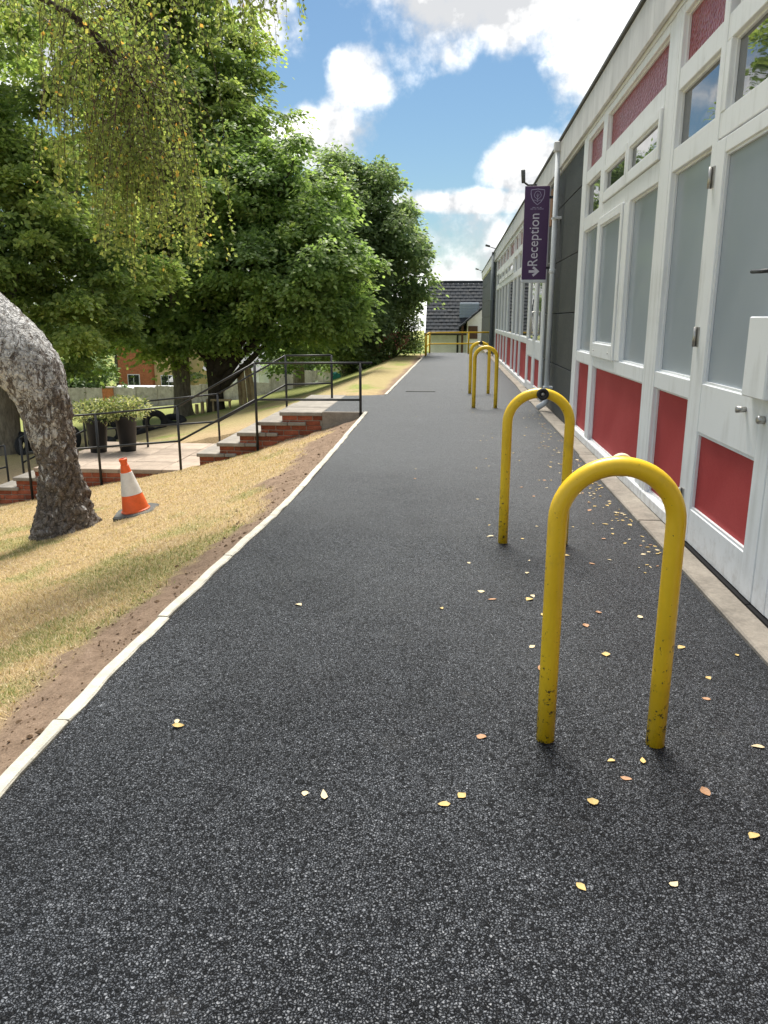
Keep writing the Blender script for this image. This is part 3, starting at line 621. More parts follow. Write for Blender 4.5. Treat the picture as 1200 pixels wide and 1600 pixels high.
def floodlight(y, label, x=1.30, out=0.20):
    t = thing('floodlight', label, 'floodlight', (1.34, y, 3.50), 'floodlights on the fascia')
    tube('arm', [(1.35, y, 3.42), (1.35, y, 3.62), (x - out, y, 3.70)], .014, 'black_metal', t, 8)
    o = box('lamp_head', -.09, .07, -.06, .06, -.03, .03, 'rubber_grey', None, .01); o.location = (x - out - .02, y, 3.715); o.rotation_euler = (0, R(14), 0); adopt(o, t)
    box('wall_plate', 1.335, 1.346, y - .05, y + .05, 3.36, 3.48, 'black_metal', t, .003)
floodlight(27.9, 'small dark floodlight on the fascia above the dark grey downpipe')
floodlight(40.7, 'small dark floodlight on the fascia at the far end of the building')
t = thing('security_camera', 'small grey security camera on the roof edge above the purple sign', 'camera', (1.25, 14.2, 3.55))
tube('arm', [(1.36, 14.2, 3.50), (1.2, 14.2, 3.50), (1.12, 14.2, 3.56)], .018, 'black_metal', t, 8); tube('camera_body', [(1.12, 14.2, 3.54), (1.10, 14.12, 3.73)], [.032, .036], 'rubber_grey', t, 12)

# ------------------------------------------------------------------ yellow hoops
def hoop(x0, x1, y, label, buf=None, r=0.0285, top=0.917, rot=0):
    t = thing('hoop_barrier', label, 'hoop barrier', ((x0 + x1) / 2, y, 0), 'yellow hoops along the path')
    R0 = (x1 - x0) / 2; zc = top - r - R0 * 0.97; xm = (x0 + x1) / 2
    pts = [(x0, y, -0.06), (x0, y, 0.25)] + [(x0, y, zc * k) for k in (.5, .75)]
    pts += [(xm - R0 * math.cos(a), y, zc + R0 * .97 * math.sin(a)) for a in np.linspace(0, math.pi, 25)]
    pts += [(x1, y, zc * k) for k in (.75, .5)] + [(x1, y, 0.25), (x1, y, -0.06)]
    tube('frame', pts, r, 'yellow_paint', t, 24)
    if buf:
        yb = y + buf[0] * (r - .004); m = Matrix.Translation((xm + buf[1], yb, top - r - .003)) @ Matrix.Rotation(R(-90 * buf[0]), 4, 'X')
        o = lathe('buffer', [(.030, 0), (.034, .006), (.034, .020), (.029, .026), (.017, .0265), (.015, .019), (.001, .018)], buf[2], t, 24); o.matrix_basis = m
        c = lathe('screw_head', [(.011, 0), (.011, .003), (.001, .0045)], 'steel' if buf[2] == 'rubber' else 'buffer_cream', o, 14); c.matrix_basis = m @ Matrix.Translation((0, 0, .0175))
    return t
hoop(.316, .656, 2.232, 'yellow steel hoop with scuffed legs and a cream buffer, opposite the red-panelled door', (1, .01, 'buffer_cream'))
hoop(.318, .673, 4.485, 'yellow steel hoop with a black round buffer facing along the path, near the door hinge', (-1, .012, 'rubber'))
hoop(.315, .640, 11.70, 'yellow steel hoop below the purple sign, standing before another hoop', None)
hoop(.303, .628, 13.98, 'yellow steel hoop with dark buffer on top, behind the one below the sign', (-1, .01, 'rubber'))

# ------------------------------------------------------------------ steps, patio and handrails
YN = 10.93
stp = thing('garden_steps', 'concrete steps with red brick risers descending from the path', 'steps', (-2.8, 12, -.4))
BR = {}
def bricks(parent, x0, x1, z0, z1, yf):
    box('mortar', x0, x1, yf + .008, yf + .11, z0, z1, 'mortar', parent)
    z = z1; row = 0
    while z - .065 > z0 - .03:
        x = x0 - (0.112 if row % 2 else 0)
        while x < x1 - .02:
            a, c = max(x, x0), min(x + .215, x1)
            if c - a > .04: box('brick', a, c, yf - random.uniform(0, .004), yf + .1, max(z - .065, z0 - .06), z, 'brick_red', parent, .004)
            x += .225
        z -= .075; row += 1
tops = [0.0, -.145, -.305, -.46, -.62]; lefts = [-2.45, -2.77, -3.09, -3.40, -3.71]; right = [-1.86, -2.10, -2.52, -2.83, -3.15]
for i, (zt, xl) in enumerate(zip(tops, lefts)):
    xr = right[i]
    if i == 0:
        for k in range(4): box('landing_slab', xl - .03, xr, YN - .03 + k * .64, YN - .03 + k * .64 + .632, zt - .055, zt + .004 * (k % 2), 'concrete_tread', stp, .008)
    else:
        for k in range(2): box('tread', xl - .03, lefts[i - 1] + .08, YN - .03 + k * 1.28, YN - .03 + k * 1.28 + 1.274, zt - .055, zt + random.uniform(-.002, .002), 'concrete_tread', stp, .008)
        box('tread_end', lefts[i - 1] + .085, xr, YN - .028, YN + .2, zt - .053, zt - .002, 'concrete_tread', stp, .008)
    bricks(stp, xl, max(xr, min(-1.862, xr + .62)), (tops[i + 1] if i < 4 else -.88) - .09, zt - .056, YN + .012 + .006 * (i % 2))
    box('riser', xl, xl + .1, YN + .14, YN + 2.5, (tops[i + 1] if i < 4 else -.88), zt - .057, 'brick_red', stp)
# kerb beside the tarmac at the head of the steps
kb = box('landing_kerb', -1.855, -1.235, YN - .045, YN + .0, -.32, .012, 'concrete', None, .008); tag(kb, 'grey concrete kerb holding the tarmac beside the top step', 'kerb')
pat = thing('patio', 'paved terrace at the foot of the steps', None, (-5, 12, -.88), kind='structure')
for i in range(4):
    for j in range(4):
        x0 = -3.63 - (i + 1) * .665; y0 = YN - .02 + j * .635; box('paving_slab', x0 + .004, x0 + .661, y0 + .004, y0 + .631, -.945, -.88 + random.uniform(-.004, .004), 'slab', pat, .006)
box('bedding', -6.28, -3.6, YN + .02, YN + 2.5, -1.25, -.95, 'mortar', pat)
lw = thing('terrace_wall', 'low red brick wall under the paved terrace edge', 'wall', (-5, YN, -1.1)); bricks(lw, -6.28, -3.72, -1.38, -.947, YN + .0)
ls = thing('lower_steps', 'lower concrete steps with brick risers leading down behind the birch trunk', 'steps', (-6.9, 12, -1.3))
for i in range(4):
    zt = -1.035 - .155 * i; xl = -6.60 - .32 * i
    for k in range(2): box('tread', xl - .03, xl + .36, YN - .03 + k * .8, YN - .03 + k * .8 + .795, zt - .055, zt, 'concrete_tread', ls, .008)
    bricks(ls, xl, xl + .32, -1.95, zt - .056, YN + .012)
def railing(name, label, y, posts, tops_, bases, mids, ext=0.0):
    t = thing(name, label, 'handrail', (posts[0], y, bases[0]), 'black handrails beside the steps')
    for x, zt, zb in zip(posts, tops_, bases): tube('post', [(x, y, zb - .12), (x, y, zt)], .019, 'black_metal', t, 10)
    for i in range(len(posts) - 1):
        for lst in (tops_, mids):
            a = (posts[i] + (ext if i == 0 and lst is tops_ else 0), y, lst[i]); c = (posts[i + 1], y, lst[i + 1]); tube('rail', [a, c], .015 if lst is tops_ else .016, 'black_metal', t, 8)
    return t
YR = YN - .05
railing('metal_handrail', 'black tubular handrail on the near side of the steps', YR, [-1.30, -2.81, -3.98, -5.22, -6.33], [.70, .69, .065, -.06, -.145], [.0, gz(-2.81, YR), gz(-3.98, YR), gz(-5.22, YR), gz(-6.33, YR)], [.185, .175, -.44, -.55, -.65], .17)
railing('metal_handrail', 'black tubular handrail on the far side of the steps beside the planters', 12.94, [-2.03, -2.81, -4.01, -5.30, -6.43, -7.64], [.71, .70, .05, -.085, -.16, -.76], [0, -.155, -.88, -.88, -.95, -1.7], [.25, .22, -.42, -.52, -.60, -1.2])
lh = thing('short_handrail', 'short black handrail beside the lower steps behind the birch', 'handrail', (-7.9, 12.2, -1.7))
tube('rail', [(-7.55, 12.3, -.78), (-8.9, 12.3, -1.12)], .014, 'black_metal', lh, 8); tube('rail', [(-7.55, 12.3, -1.15), (-8.9, 12.3, -1.5)], .014, 'black_metal', lh, 8)
tube('post', [(-7.55, 12.3, -1.6), (-7.55, 12.3, -.78)], .018, 'black_metal', lh, 8); tube('post', [(-8.9, 12.3, -2.2), (-8.9, 12.3, -1.12)], .018, 'black_metal', lh, 8)

# planters with variegated shrubs
def planter(x, y, label, h=0.56):
    z = -.88; t = thing('planter', label, 'planter', (x, y, z), 'black planters on the terrace')
    lathe('pot', [(.12, 0), (.13, .01), (.175, h - .05), (.185, h - .045), (.188, h), (.172, h), (.165, h - .05)], 'planter_black', t, 28, (x, y, z), cap=False); lathe('soil', [(.001, h - .055), (.168, h - .05)], 'compost', t, 20, (x, y, z), cap=False)
    p = thing('potted_shrub', 'pale variegated shrub spilling from the ' + label.split(' standing')[0].replace('tall ', ''), 'shrub', (x, y, z + h), 'variegated shrubs in the planters')
    for k in range(7):
        a = k * .9; tube('stem', [(x, y, z + h - .06), (x + .1 * math.cos(a), y + .1 * math.sin(a), z + h + .12), (x + .3 * math.cos(a), y + .25 * math.sin(a), z + h + .18)], [.008, .006, .003], 'twig', p, 5)
    n = 1050; u = unit(rng.normal(size=(n, 3))); P = u * (rng.random(n) ** .4)[:, None] * [.46, .36, .21] + [x, y, z + h + .12]
    ax = unit(u * [1, 1, .4] + rng.normal(size=(n, 3)) * .6); nr = unit(rng.normal(size=(n, 3)) * .6 + [0, 0, 1])
    o = leaves('foliage', P, ax, nr, rng.uniform(.05, .085, n), rng.uniform(.022, .035, n), rng.random(n), 'leaf_variegated', p); o['kind'] = 'stuff'
planter(-5.92, 12.35, 'tall black planter beside the birch side of the terrace'); planter(-5.48, 12.52, 'tall black planter standing closer to the steps', .60)

# ------------------------------------------------------------------ traffic cone
cn = thing('traffic_cone', 'orange traffic cone with white sleeve on the dry grass', 'traffic cone', (-3.34, 7.72, gz(-3.34, 7.72) - .005))
CL = cn.location.copy()
V = []; hw = .225
oct_ = [(-hw, -.13), (-.13, -hw), (.13, -hw), (hw, -.13), (hw, .13), (.13, hw), (-.13, hw), (-hw, .13)]
for z, k in ((0, 1), (.035, 1), (.05, .93)): V += [(x * k, y * k, z) for x, y in oct_]
F = [tuple(reversed(range(8))), tuple(range(16, 24))] + [(r * 8 + i, r * 8 + (i + 1) % 8, r * 8 + 8 + (i + 1) % 8, r * 8 + 8 + i) for r in range(2) for i in range(8)]
cb = pyd('base', V, F, 'rubber_grey'); cl = lathe('lower_body', [(.150, .045), (.150, .06), (.140, .066), (.106, .232)], 'cone_orange', None, 40)
wb = lathe('reflective_sleeve', [(.1085, .233), (.060, .470), (.057, .471)], 'cone_white', None, 40); ub = lathe('upper_body', [(.0565, .468), (.042, .545), (.036, .548), (.036, .585), (.042, .590), (.042, .615), (.034, .620), (.030, .600)], 'cone_orange', None, 32)
for o in (cb, cl, wb, ub): o.location = CL; adopt(o, cn); sharp(o)
cn.rotation_euler = (R(2), R(-9), R(12))

# ------------------------------------------------------------------ leaning birch
bt = thing('birch_tree', 'leaning silver birch with rugged bark and drooping yellowing twigs', 'tree', (-4.06, 7.56, gz(-4.06, 7.56)))
key = [(-4.061, 7.56, -1.02, .345), (-4.063, 7.56, -.86, .315), (-4.065, 7.56, -.717, .272), (-4.06, 7.56, -.405, .233), (-4.066, 7.56, -.133, .205), (-4.115, 7.56, .067, .215), (-4.14, 7.56, .332, .236), (-4.19, 7.57, .559, .268), (-4.275, 7.59, .752, .315), (-4.435, 7.62, .943, .350), (-4.678, 7.65, 1.163, .345), (-4.973, 7.65, 1.474, .32), (-5.312, 7.6, 1.902, .30), (-5.483, 7.5, 2.495, .285), (-5.30, 7.35, 3.338, .26), (-4.85, 7.1, 4.123, .22), (-4.2, 6.8, 4.9, .16), (-3.5, 6.5, 5.3, .10)]
sp = smooth_pts(key, 14); SEG = 150
pts = [Vector(p[:3]) for p in sp]; rad = [p[3] for p in sp]
V, F = tube_data(pts, rad, SEG); cav, rug = [], []
NV = []
for i, v in enumerate(V):
    r_ = i // SEG; k = i % SEG; c = pts[r_]; nrm = (v - c).normalized(); an = 2 * math.pi * k / SEG
    hgt_ = v.z + .9; rg = min(1, max(0.12, 1.12 - hgt_ / 2.1))
    rg = min(1, rg + .30 * noise.noise(v * 2.6))
    q = Vector((v.x * 1.0, v.y, v.z * .55))
    ridge = abs(noise.noise(q * 13)) * 1.2 + abs(noise.noise(q * 27 + Vector((3, 1, 7)))) * .8 + abs(noise.noise(q * 55)) * .45
    d = (ridge - .55) * (.014 + .034 * max(0, rg) ** 1.5) + noise.noise(v * 3) * .022
    if v.z < -.55: d += max(0, .62 + noise.noise(Vector((math.cos(an) * 1.3, math.sin(an) * 1.3, 0)) * 2)) * (-.55 - v.z) * .22
    # old branch scar at the knee
    sc_ = (v - Vector((-4.02, 7.33, .82))); d -= .05 * math.exp(-(sc_.x ** 2 + sc_.y ** 2) / .004 - sc_.z ** 2 / .010)
    NV.append(v + nrm * d); cav.append(max(0, min(1, (.50 - ridge) * 3.4))); rug.append(rg)
tr = npmesh('trunk', np.array([tuple(v) for v in NV]), np.array(F[:-2]), 'birch_bark', bt, {'cavity': cav, 'rugged': rug}, True)
limbs = [[(-5.0, 7.2, 3.9), (-3.9, 6.6, 4.35), (-3.0, 6.2, 4.45), (-2.3, 6.0, 4.2), (-1.8, 5.9, 3.95)],
         [(-5.3, 7.35, 3.3), (-4.4, 6.7, 3.75), (-3.5, 6.3, 3.75), (-2.85, 6.1, 3.45), (-2.5, 6.02, 3.1), (-2.35, 6.0, 2.85)],
         [(-4.6, 7.0, 4.4), (-3.3, 6.9, 4.9), (-2.2, 6.7, 4.8), (-1.5, 6.5, 4.4)],
         [(-5.4, 7.4, 3.0), (-4.6, 6.6, 3.6), (-3.9, 6.2, 3.6), (-3.4, 6.0, 3.3)],
         [(-4.2, 6.8, 4.9), (-3.4, 7.4, 5.2), (-2.6, 7.6, 4.9)]]
sp_all = []
for L in limbs:
    q = smooth_pts(L, 6); n = len(q); tube('limb', [tuple(p) for p in q], [.034 * (1 - i / n) + .006 for i in range(n)], 'bark_dark', bt, 8); sp_all.append(q)
for a, c in (((-2.75, 6.05, 3.4), (-2.2, 5.95, 2.72)), ((-2.62, 6.05, 3.2), (-2.28, 5.95, 2.95)), ((-2.9, 6.1, 3.5), (-2.4, 5.9, 3.0))):
    m = (np.array(a) + np.array(c)) / 2 + [0.02, 0, .07]; tube('limb', [tuple(p) for p in smooth_pts([a, m, c], 5)], [.014] * 5 + [.01] * 5 + [.006], 'bark_dark', bt, 6)
LP, LA, LN, LT, TV, TF = [], [], [], [], [], []
def strand(p, length, lean):
    p = np.array(p, float); q = p.copy(); v = np.array([lean[0], lean[1], .12]); pts = [q.copy()]; st = .045; m = int(length / st)
    tone = rng.normal(.42, .16)
    for i in range(m):
        v = v * .86 + np.array([rng.normal(0, .05), rng.normal(0, .05), -.14]); v /= max(.2, np.linalg.norm(v)); q = q + v * st; pts.append(q.copy())
        for _ in range(2 if rng.random() < .75 else 1):
            a = unit(rng.normal(size=(1, 3)) * [1, 1, .5] + [0, 0, -.9])[0]; LP.append(q + rng.normal(size=3) * .008); LA.append(a); LN.append(rng.normal(size=3) + [0, 0, .2])
            t = tone + rng.normal(0, .17); 
            if rng.random() < .035: t = rng.uniform(.88, 1)
            else: t = min(t, .87)
            LT.append(t)
    k = max(2, len(pts) // 6); sel = pts[::max(1, len(pts) // 6)]
    if len(sel) > 2:
        vv_, ff_ = tube_data([tuple(x) for x in sel], list(np.linspace(.0035, .0012, len(sel))), 3, False, len(TV)); TV.extend(vv_); TF.extend(ff_)
def curtain(n, xr, yr, zr, bottom):
    for _ in range(n):
        x = rng.uniform(*xr); y = rng.uniform(*yr); z = rng.uniform(*zr); bt_ = bottom(x) + abs(rng.normal(0, .27)); strand((x, y, z), max(.2, z - bt_), (rng.normal(0, .16), rng.normal(0, .16)))
low = lambda x: float(np.interp(x, [-3.4, -3.0, -2.85, -2.55, -2.38, -2.22, -2.10, -1.98, -1.9], [2.6, 2.4, 2.15, 1.75, 1.52, 1.42, 1.62, 2.2, 2.8]))
curtain(150, (-2.80, -2.12), (5.8, 6.25), (2.4, 3.3), low)                       # the long tress
curtain(70, (-2.95, -2.1), (5.8, 6.3), (3.0, 3.9), low)
curtain(110, (-4.0, -1.75), (5.9, 7.0), (3.5, 4.4), lambda x: 3.12 + .25 * math.sin(x * 5) + (.1 if x > -2 else 0) + (.12 if x < -3 else 0))
curtain(110, (-2.05, -1.45), (5.9, 6.6), (3.7, 4.3), lambda x: 3.0 + .28 * abs(math.sin(x * 9)))
curtain(60, (-5.0, -3.0), (6.0, 7.6), (3.7, 5.0), lambda x: 3.25 + .3 * math.sin(x * 3))
n = len(LP)
cr_ = leaves('crown', np.array(LP), np.array(LA), np.array(LN), rng.uniform(.025, .044, n), rng.uniform(.019, .033, n), np.array(LT), 'leaf_birch', bt); cr_['kind'] = 'stuff'
o = pyd('twigs', TV, TF, 'twig', bt); o['kind'] = 'stuff'

# ------------------------------------------------------------------ big trees
def tree(name, label, base, trunk, blobs, mat, nclus, nleaf, size, bark='bark', limbs=True, group=None, flat=.45, cr=.42, tone=.45, fork=None):
    t = thing(name, label, 'tree', base, group)
    bx, by, bz = base; sp_ = smooth_pts([(bx + p[0], by + p[1], bz + p[2], p[3]) for p in trunk], 5)
    VV, FF = tube_data([tuple(p[:3]) for p in sp_], [p[3] for p in sp_], 18)
    VV = [v + (Vector((v.x - bx, v.y - by, 0)).normalized() if (v.x - bx) ** 2 + (v.y - by) ** 2 > 1e-6 else Vector()) * (noise.noise(v * Vector((3, 3, .6))) * .05 if False else noise.noise(Vector((v.x * 5, v.y * 5, v.z * .8))) * .05) for v in VV]
    pyd('trunk', VV, FF, bark, t, True)
    tp = np.array(sp_[-1][:3])
    for L in (fork or []):
        q = smooth_pts([(bx + p[0], by + p[1], bz + p[2], p[3]) for p in L], 5); tube('limb', [tuple(p[:3]) for p in q], [p[3] for p in q], bark, t, 10)
    if limbs:
        for i, (c, r) in enumerate(blobs):
            c = np.array(c); s_ = np.array(sp_[int(len(sp_) * (.55 + .44 * random.random())) - 1][:3]); m = s_ * .45 + c * .55 + [0, 0, .35]
            q = smooth_pts([s_, m, c], 4); tube('limb', [tuple(p) for p in q], list(np.linspace(.11, .02, len(q))), bark, t, 6)
    vol = np.array([r ** 2 for c, r in blobs]); vol = vol / vol.sum(); P, A, N_, T = [], [], [], []
    for (c, r), f_ in zip(blobs, vol):
        for _ in range(int(nclus * f_ / 5) + 1):
            u = unit(rng.normal(size=(1, 3)))[0]; rr = r * (rng.uniform(.60, 1.02) if rng.random() < .84 else rng.uniform(.2, .6)); hub = np.array(c) + u * rr * [1, 1, .92]
            hz = np.array([u[0], u[1], 0]); bt0 = rng.normal(tone, .12); br = cr * rng.uniform(.8, 1.5)
            for _k in range(5):
                cc = hub + rng.normal(size=3) * [br * .62, br * .62, br * .34] + u * abs(rng.normal(0, .25)) * br
                m = max(8, int(nleaf * rng.uniform(.5, 1.4))); s_ = cr * rng.uniform(.45, .95)
                g = rng.normal(size=(m, 3)) * [s_ * .6, s_ * .6, s_ * flat * .6]
                rad_ = np.hypot(g[:, 0], g[:, 1]); g[:, 2] -= rad_ ** 2 * .35 / max(s_, .1)
                P.append(cc + g); A.append(unit(g * [1, 1, .2] + hz * .5 * s_ + rng.normal(size=(m, 3)) * .15 * s_) + [0, 0, -.3] + rng.normal(size=(m, 3)) * .3)
                N_.append(rng.normal(size=(m, 3)) * .5 + [0, 0, .75] + u * .85); T.append(np.full(m, bt0 + rng.normal(0, .07)) + rng.normal(0, .12, m))
    P = np.concatenate(P); n = len(P)
    c_ = leaves('crown', P, np.concatenate(A), np.concatenate(N_), rng.uniform(.7, 1.25, n) * size, rng.uniform(.5, .78, n) * size, np.concatenate(T), mat, t, .10); c_['kind'] = 'stuff'
    return t
TG = 'big trees on the lawn below the path'
B = lambda L: [((a, y, z), r) for a, y, z, r in L]
tree('hornbeam_tree', 'big green tree with wide trunk standing behind the leaning birch', (-10.25, 16.9, gz(-10.25, 16.9)), [(0, 0, -.2, .36), (0, 0, .1, .30), (.02, 0, .9, .26), (.05, .1, 2.4, .24), (0, .3, 4.5, .18), (0, .6, 7, .08)],
     B([(-8.81, 17.0, 5.33, 1.6), (-9.3, 16.2, 3.2, 1.3), (-7.6, 17.6, 2.9, 1.1), (-9.88, 17.5, 3.63, 1.8), (-8.35, 17.5, 4.01, 1.35), (-9.2, 17.0, 2.1, 1.45), (-8.3, 17.8, 1.85, 1.2), (-10.62, 17.0, 4.61, 2.0), (-10.99, 17.0, 2.1, 1.7), (-9.7, 16.3, 1.1, .8), (-8.4, 16.8, .95, .8), (-9.5, 16.5, 7.2, 1.9), (-11.5, 16, 7, 2)]), 'leaf_hornbeam', 1000, 110, .13, flat=.30, tone=.52, cr=.40)
tree('hornbeam_tree', 'tallest green tree with straight pale grey trunk beside the tyres', (-7.98, 22.3, gz(-7.98, 22.3)), [(0, 0, -.2, .40), (0, 0, .06, .32), (0, 0, .5, .265), (.02, 0, 2.2, .25), (.05, .1, 4, .22), (0, .4, 7, .15), (-.1, .8, 10.5, .06)],
     B([(-8.27, 25.0, 9.7, 2.0), (-8.91, 24.0, 7.08, 2.3), (-7.7, 25.0, 7.15, 1.6), (-9.7, 23.5, 4.39, 2.2), (-7.73, 23.6, 4.25, 2.0), (-8.89, 22.6, 2.3, 1.9), (-7.44, 23.2, 2.5, 1.4), (-10.0, 22.6, 1.2, 1.2), (-8.3, 22.4, 1.05, 1.15), (-10.9, 25.0, 9.46, 2.3), (-9.2, 24.5, 12, 2.0), (-6.9, 25.2, 7.9, 1.0), (-6.4, 25, 6.6, 1.0), (-7.2, 25.4, 9.2, .9)]), 'leaf_hornbeam', 1300, 110, .155, flat=.32, tone=.55, group=TG, cr=.50)
tree('maple_tree', 'dark forked tree with low spreading limbs behind the steps', (-6.85, 22.0, gz(-6.85, 22.0)), [(0, 0, -.2, .30), (0, 0, .1, .24), (0, 0, .7, .20), (-.02, 0, 1.15, .20)],
     B([(-4.86, 22.3, 4.21, 1.6), (-6.0, 22.0, 4.16, 1.35), (-3.98, 22.3, 3.52, 1.3), (-5.53, 21.7, 2.6, 1.45), (-4.0, 21.5, 2.2, 1.3), (-6.52, 22.0, 1.45, .95), (-5.05, 21.8, 1.25, 1.0), (-3.6, 21.5, 1.3, .8), (-7.3, 22.0, 1.3, .75), (-5.67, 22.8, 5.3, .9), (-6.6, 22.6, 5.4, 1.2), (-3.3, 22, 2.9, .6), (-3.1, 21.8, 1.9, .55), (-4.4, 22.2, 5.5, .6), (-3.6, 22.2, 4.6, .6), (-7.2, 21.7, 2.9, 1.0)]), 'leaf_maple', 900, 95, .15, 'bark_dark', group=TG, flat=.5, tone=.55, cr=.42,
     fork=[[(-.02, 0, 1.0, .17), (-.28, -.05, 1.6, .12), (-.75, -.1, 2.1, .10), (-1.1, 0, 2.8, .06)], [(.02, 0, 1.0, .18), (.25, 0, 1.55, .15), (.75, .05, 2.3, .13), (1.35, .1, 2.9, .10), (2.0, .2, 3.9, .06)], [(0, 0, 1.1, .14), (-.05, .1, 2.2, .11), (.2, .3, 4.2, .06)]])
tree('oak_tree', 'rounded blue-green oak overhanging the far grass bank', (-3.9, 29.3, gz(-3.9, 29.3)), [(0, 0, -.2, .36), (0, 0, .3, .3), (.1, -.1, 1.6, .26), (.2, -.2, 3.5, .16)],
     B([(-3.49, 29.0, 5.02, 1.75), (-2.62, 29.0, 3.93, 1.35), (-3.97, 29.0, 3.06, 1.8), (-2.5, 29.0, 2.45, 1.15), (-3.46, 28.5, 1.4, 1.4), (-4.86, 29.0, 5.3, 1.3), (-4.6, 28.8, .8, 1.3), (-2.05, 29.0, 3.3, .75), (-5.3, 28.6, 2.6, 1.6), (-2.2, 29, 4.6, .6), (-2.9, 29, 6.3, .7), (-4.2, 29, 6.6, .7), (-1.75, 29, 2.7, .45), (-1.6, 29.2, 3.9, .4)]), 'leaf_oak', 900, 85, .16, group=TG, flat=.6, cr=.42, tone=.55)
tree('background_tree', 'shadowed green tree far behind the forked tree', (-7.2, 36, gz(-7.2, 36)), [(0, 0, -.2, .3), (0, 0, 1.5, .25), (0, 0, 4, .15)],
     B([(-7.2, 36, 3.2, 2.2), (-5.6, 35.5, 2.4, 1.7), (-8.6, 36, 5, 2.2), (-6.2, 36, 5.2, 2.0), (-5.2, 35, .8, 1.2)]), 'leaf_oak', 260, 80, .18, group=TG, tone=.3)
# trees beyond the fence
far = [(-38, 72, 3.2, 4.5), (-31, 70, 2.4, 4.2), (-24, 72, 3.6, 4.8), (-44, 66, 4.5, 5), (-12, 74, 3.2, 4.5), (-6, 64, 2.6, 3.6), (-33, 58.5, -2.2, 2.0), (-30.6, 58.5, -2.0, 2.0), (-28.9, 58, -2.6, 2.0), (-9.5, 53, -1.2, 2.3), (-5.5, 50, -.6, 2.2)]
farl = ['broad tree far beyond the fence at the field corner', 'middle-sized tree beyond the fence left of the brick house', 'tall tree standing behind the brick house', 'tallest tree at the far end of the fence', 'tree behind the white far house', 'tree beyond the right fence end', 'dark bush at the end of the fence', 'dark bush beside the brick pier behind the fence', 'low dark bush just behind the fence beside the orange house', 'dark bush behind the fence near the steps', 'dark bush over the right end of the fence']
for (x, y, z, r), lb in zip(far, farl):
    g = gz(x, y); tree('distant_tree', lb, (x, y, g), [(0, 0, -.3, .3), (0, 0, (z - g) * .5, .22), (0, 0, (z - g) * .9, .1)], [((x, y, z), r), ((x + r * .5, y, z - r * .45), r * .7), ((x - r * .5, y, z - r * .4), r * .75)] + [((x, y - .3, g + r * .55), r * .8)], 'leaf_oak', 150, 60, .30, limbs=False, group='trees beyond the fence', cr=.8, tone=.35)

# flowering shrub at the end of the bank
fs = thing('flowering_shrub', 'loose green shrub with pink flowers beside the yellow railing', 'shrub', (-2.3, 29.6, gz(-2.3, 29.6)))
P, A, N_, T = [], [], [], []
sb = [((-2.2, 29.3, .55), .85), ((-2.9, 29.2, .15), .85), ((-1.72, 29.5, 1.2), .48), ((-1.5, 29.6, .45), .42), ((-1.62, 29.6, 2.1), .4), ((-3.6, 28.8, -.1), .8), ((-1.9, 29.4, 1.7), .5)]
for c, r in sb:
    m = int(3000 * r * r); u = unit(rng.normal(size=(m, 3))); P.append(np.array(c) + u * (rng.random(m) ** .45)[:, None] * r + rng.normal(size=(m, 3)) * .06); A.append(u + rng.normal(size=(m, 3)) * .7); N_.append(rng.normal(size=(m, 3)) * .8 + [0, 0, .6]); T.append(rng.random(m))
    tube('stem', [(-2.3, 29.6, gz(-2.3, 29.6) - .1), ((-2.3 + c[0]) / 2, 29.5, c[2] * .5), tuple(c)], [.04, .03, .015], 'twig', fs, 6)
P = np.concatenate(P); n = len(P); o = leaves('foliage', P, np.concatenate(A), np.concatenate(N_), rng.uniform(.07, .14, n), rng.uniform(.04, .06, n), np.concatenate(T), 'leaf_shrub', fs); o['kind'] = 'stuff'
P = []
for c in [(-2.75, 28.6, .35), (-2.55, 28.6, .6), (-1.75, 28.9, .55), (-2.2, 28.55, .75), (-2.85, 28.4, -.05), (-1.95, 28.7, .35), (-2.4, 28.5, -.25), (-3.3, 28.2, .1)]: P.append(np.array(c) + rng.normal(size=(26, 3)) * .08)
P = np.concatenate(P); n = len(P); o = leaves('flowers', P, rng.normal(size=(n, 3)), rng.normal(size=(n, 3)), .09, .07, rng.random(n), 'petal', fs); o['kind'] = 'stuff'

# ------------------------------------------------------------------ playground things on the lower lawn
def tyre(x, y, label, lean=90, rz=0, r=.31, sink=.12):
    z = gz(x, y); t = thing('old_tyre', label, 'tyre', (x, y, z), 'old tyres on the lawn'); prof = []
    for k in range(18):
        a = 2 * math.pi * k / 18; prof.append((r - .09 + .09 * math.cos(a) * (1 if math.cos(a) > 0 else .9), .085 * math.copysign(abs(math.sin(a)) ** .7, math.sin(a))))
    prof.append(prof[0]); o = lathe('casing', prof, 'tyre_rubber', None, 30, cap=False)
    q = []
    for k in range(30):
        a = 2 * math.pi * k / 30; q.append((a, ))
    up = r - sink if lean > 45 else .085
    o.matrix_basis = Matrix.Translation((x, y, z + up)) @ Matrix.Rotation(R(rz), 4, 'Z') @ Matrix.Rotation(R(lean), 4, 'X'); adopt_m(o, t)
def adopt_m(o, p):
    M_ = o.matrix_world.copy() if False else None
    o.parent = p; o.matrix_parent_inverse = Matrix.Translation(-p.location)
for x, y, lb, ln, rz in [(-7.55, 19.0, 'upright half-buried tyre beside the pale tree trunk', 90, 25), (-7.25, 19.6, 'tyre lying against the foot of the pale trunk', 20, 40), (-8.3, 18.0, 'upright tyre behind the planter nearer the steps', 90, 10),
                         (-8.9, 17.2, 'dark tyre between the two planters', 80, -25), (-9.6, 16.6, 'tyre leaning beside the planter near the birch', 65, 20), (-7.9, 18.5, 'flat tyre in the row behind the terrace', 8, 0), (-8.0, 16.9, 'second flat tyre in the row behind the planters', 8, 30), (-10.0, 16.9, 'tyre beside the wide trunk behind the birch', 85, 0)]: tyre(x, y, lb, ln, rz)
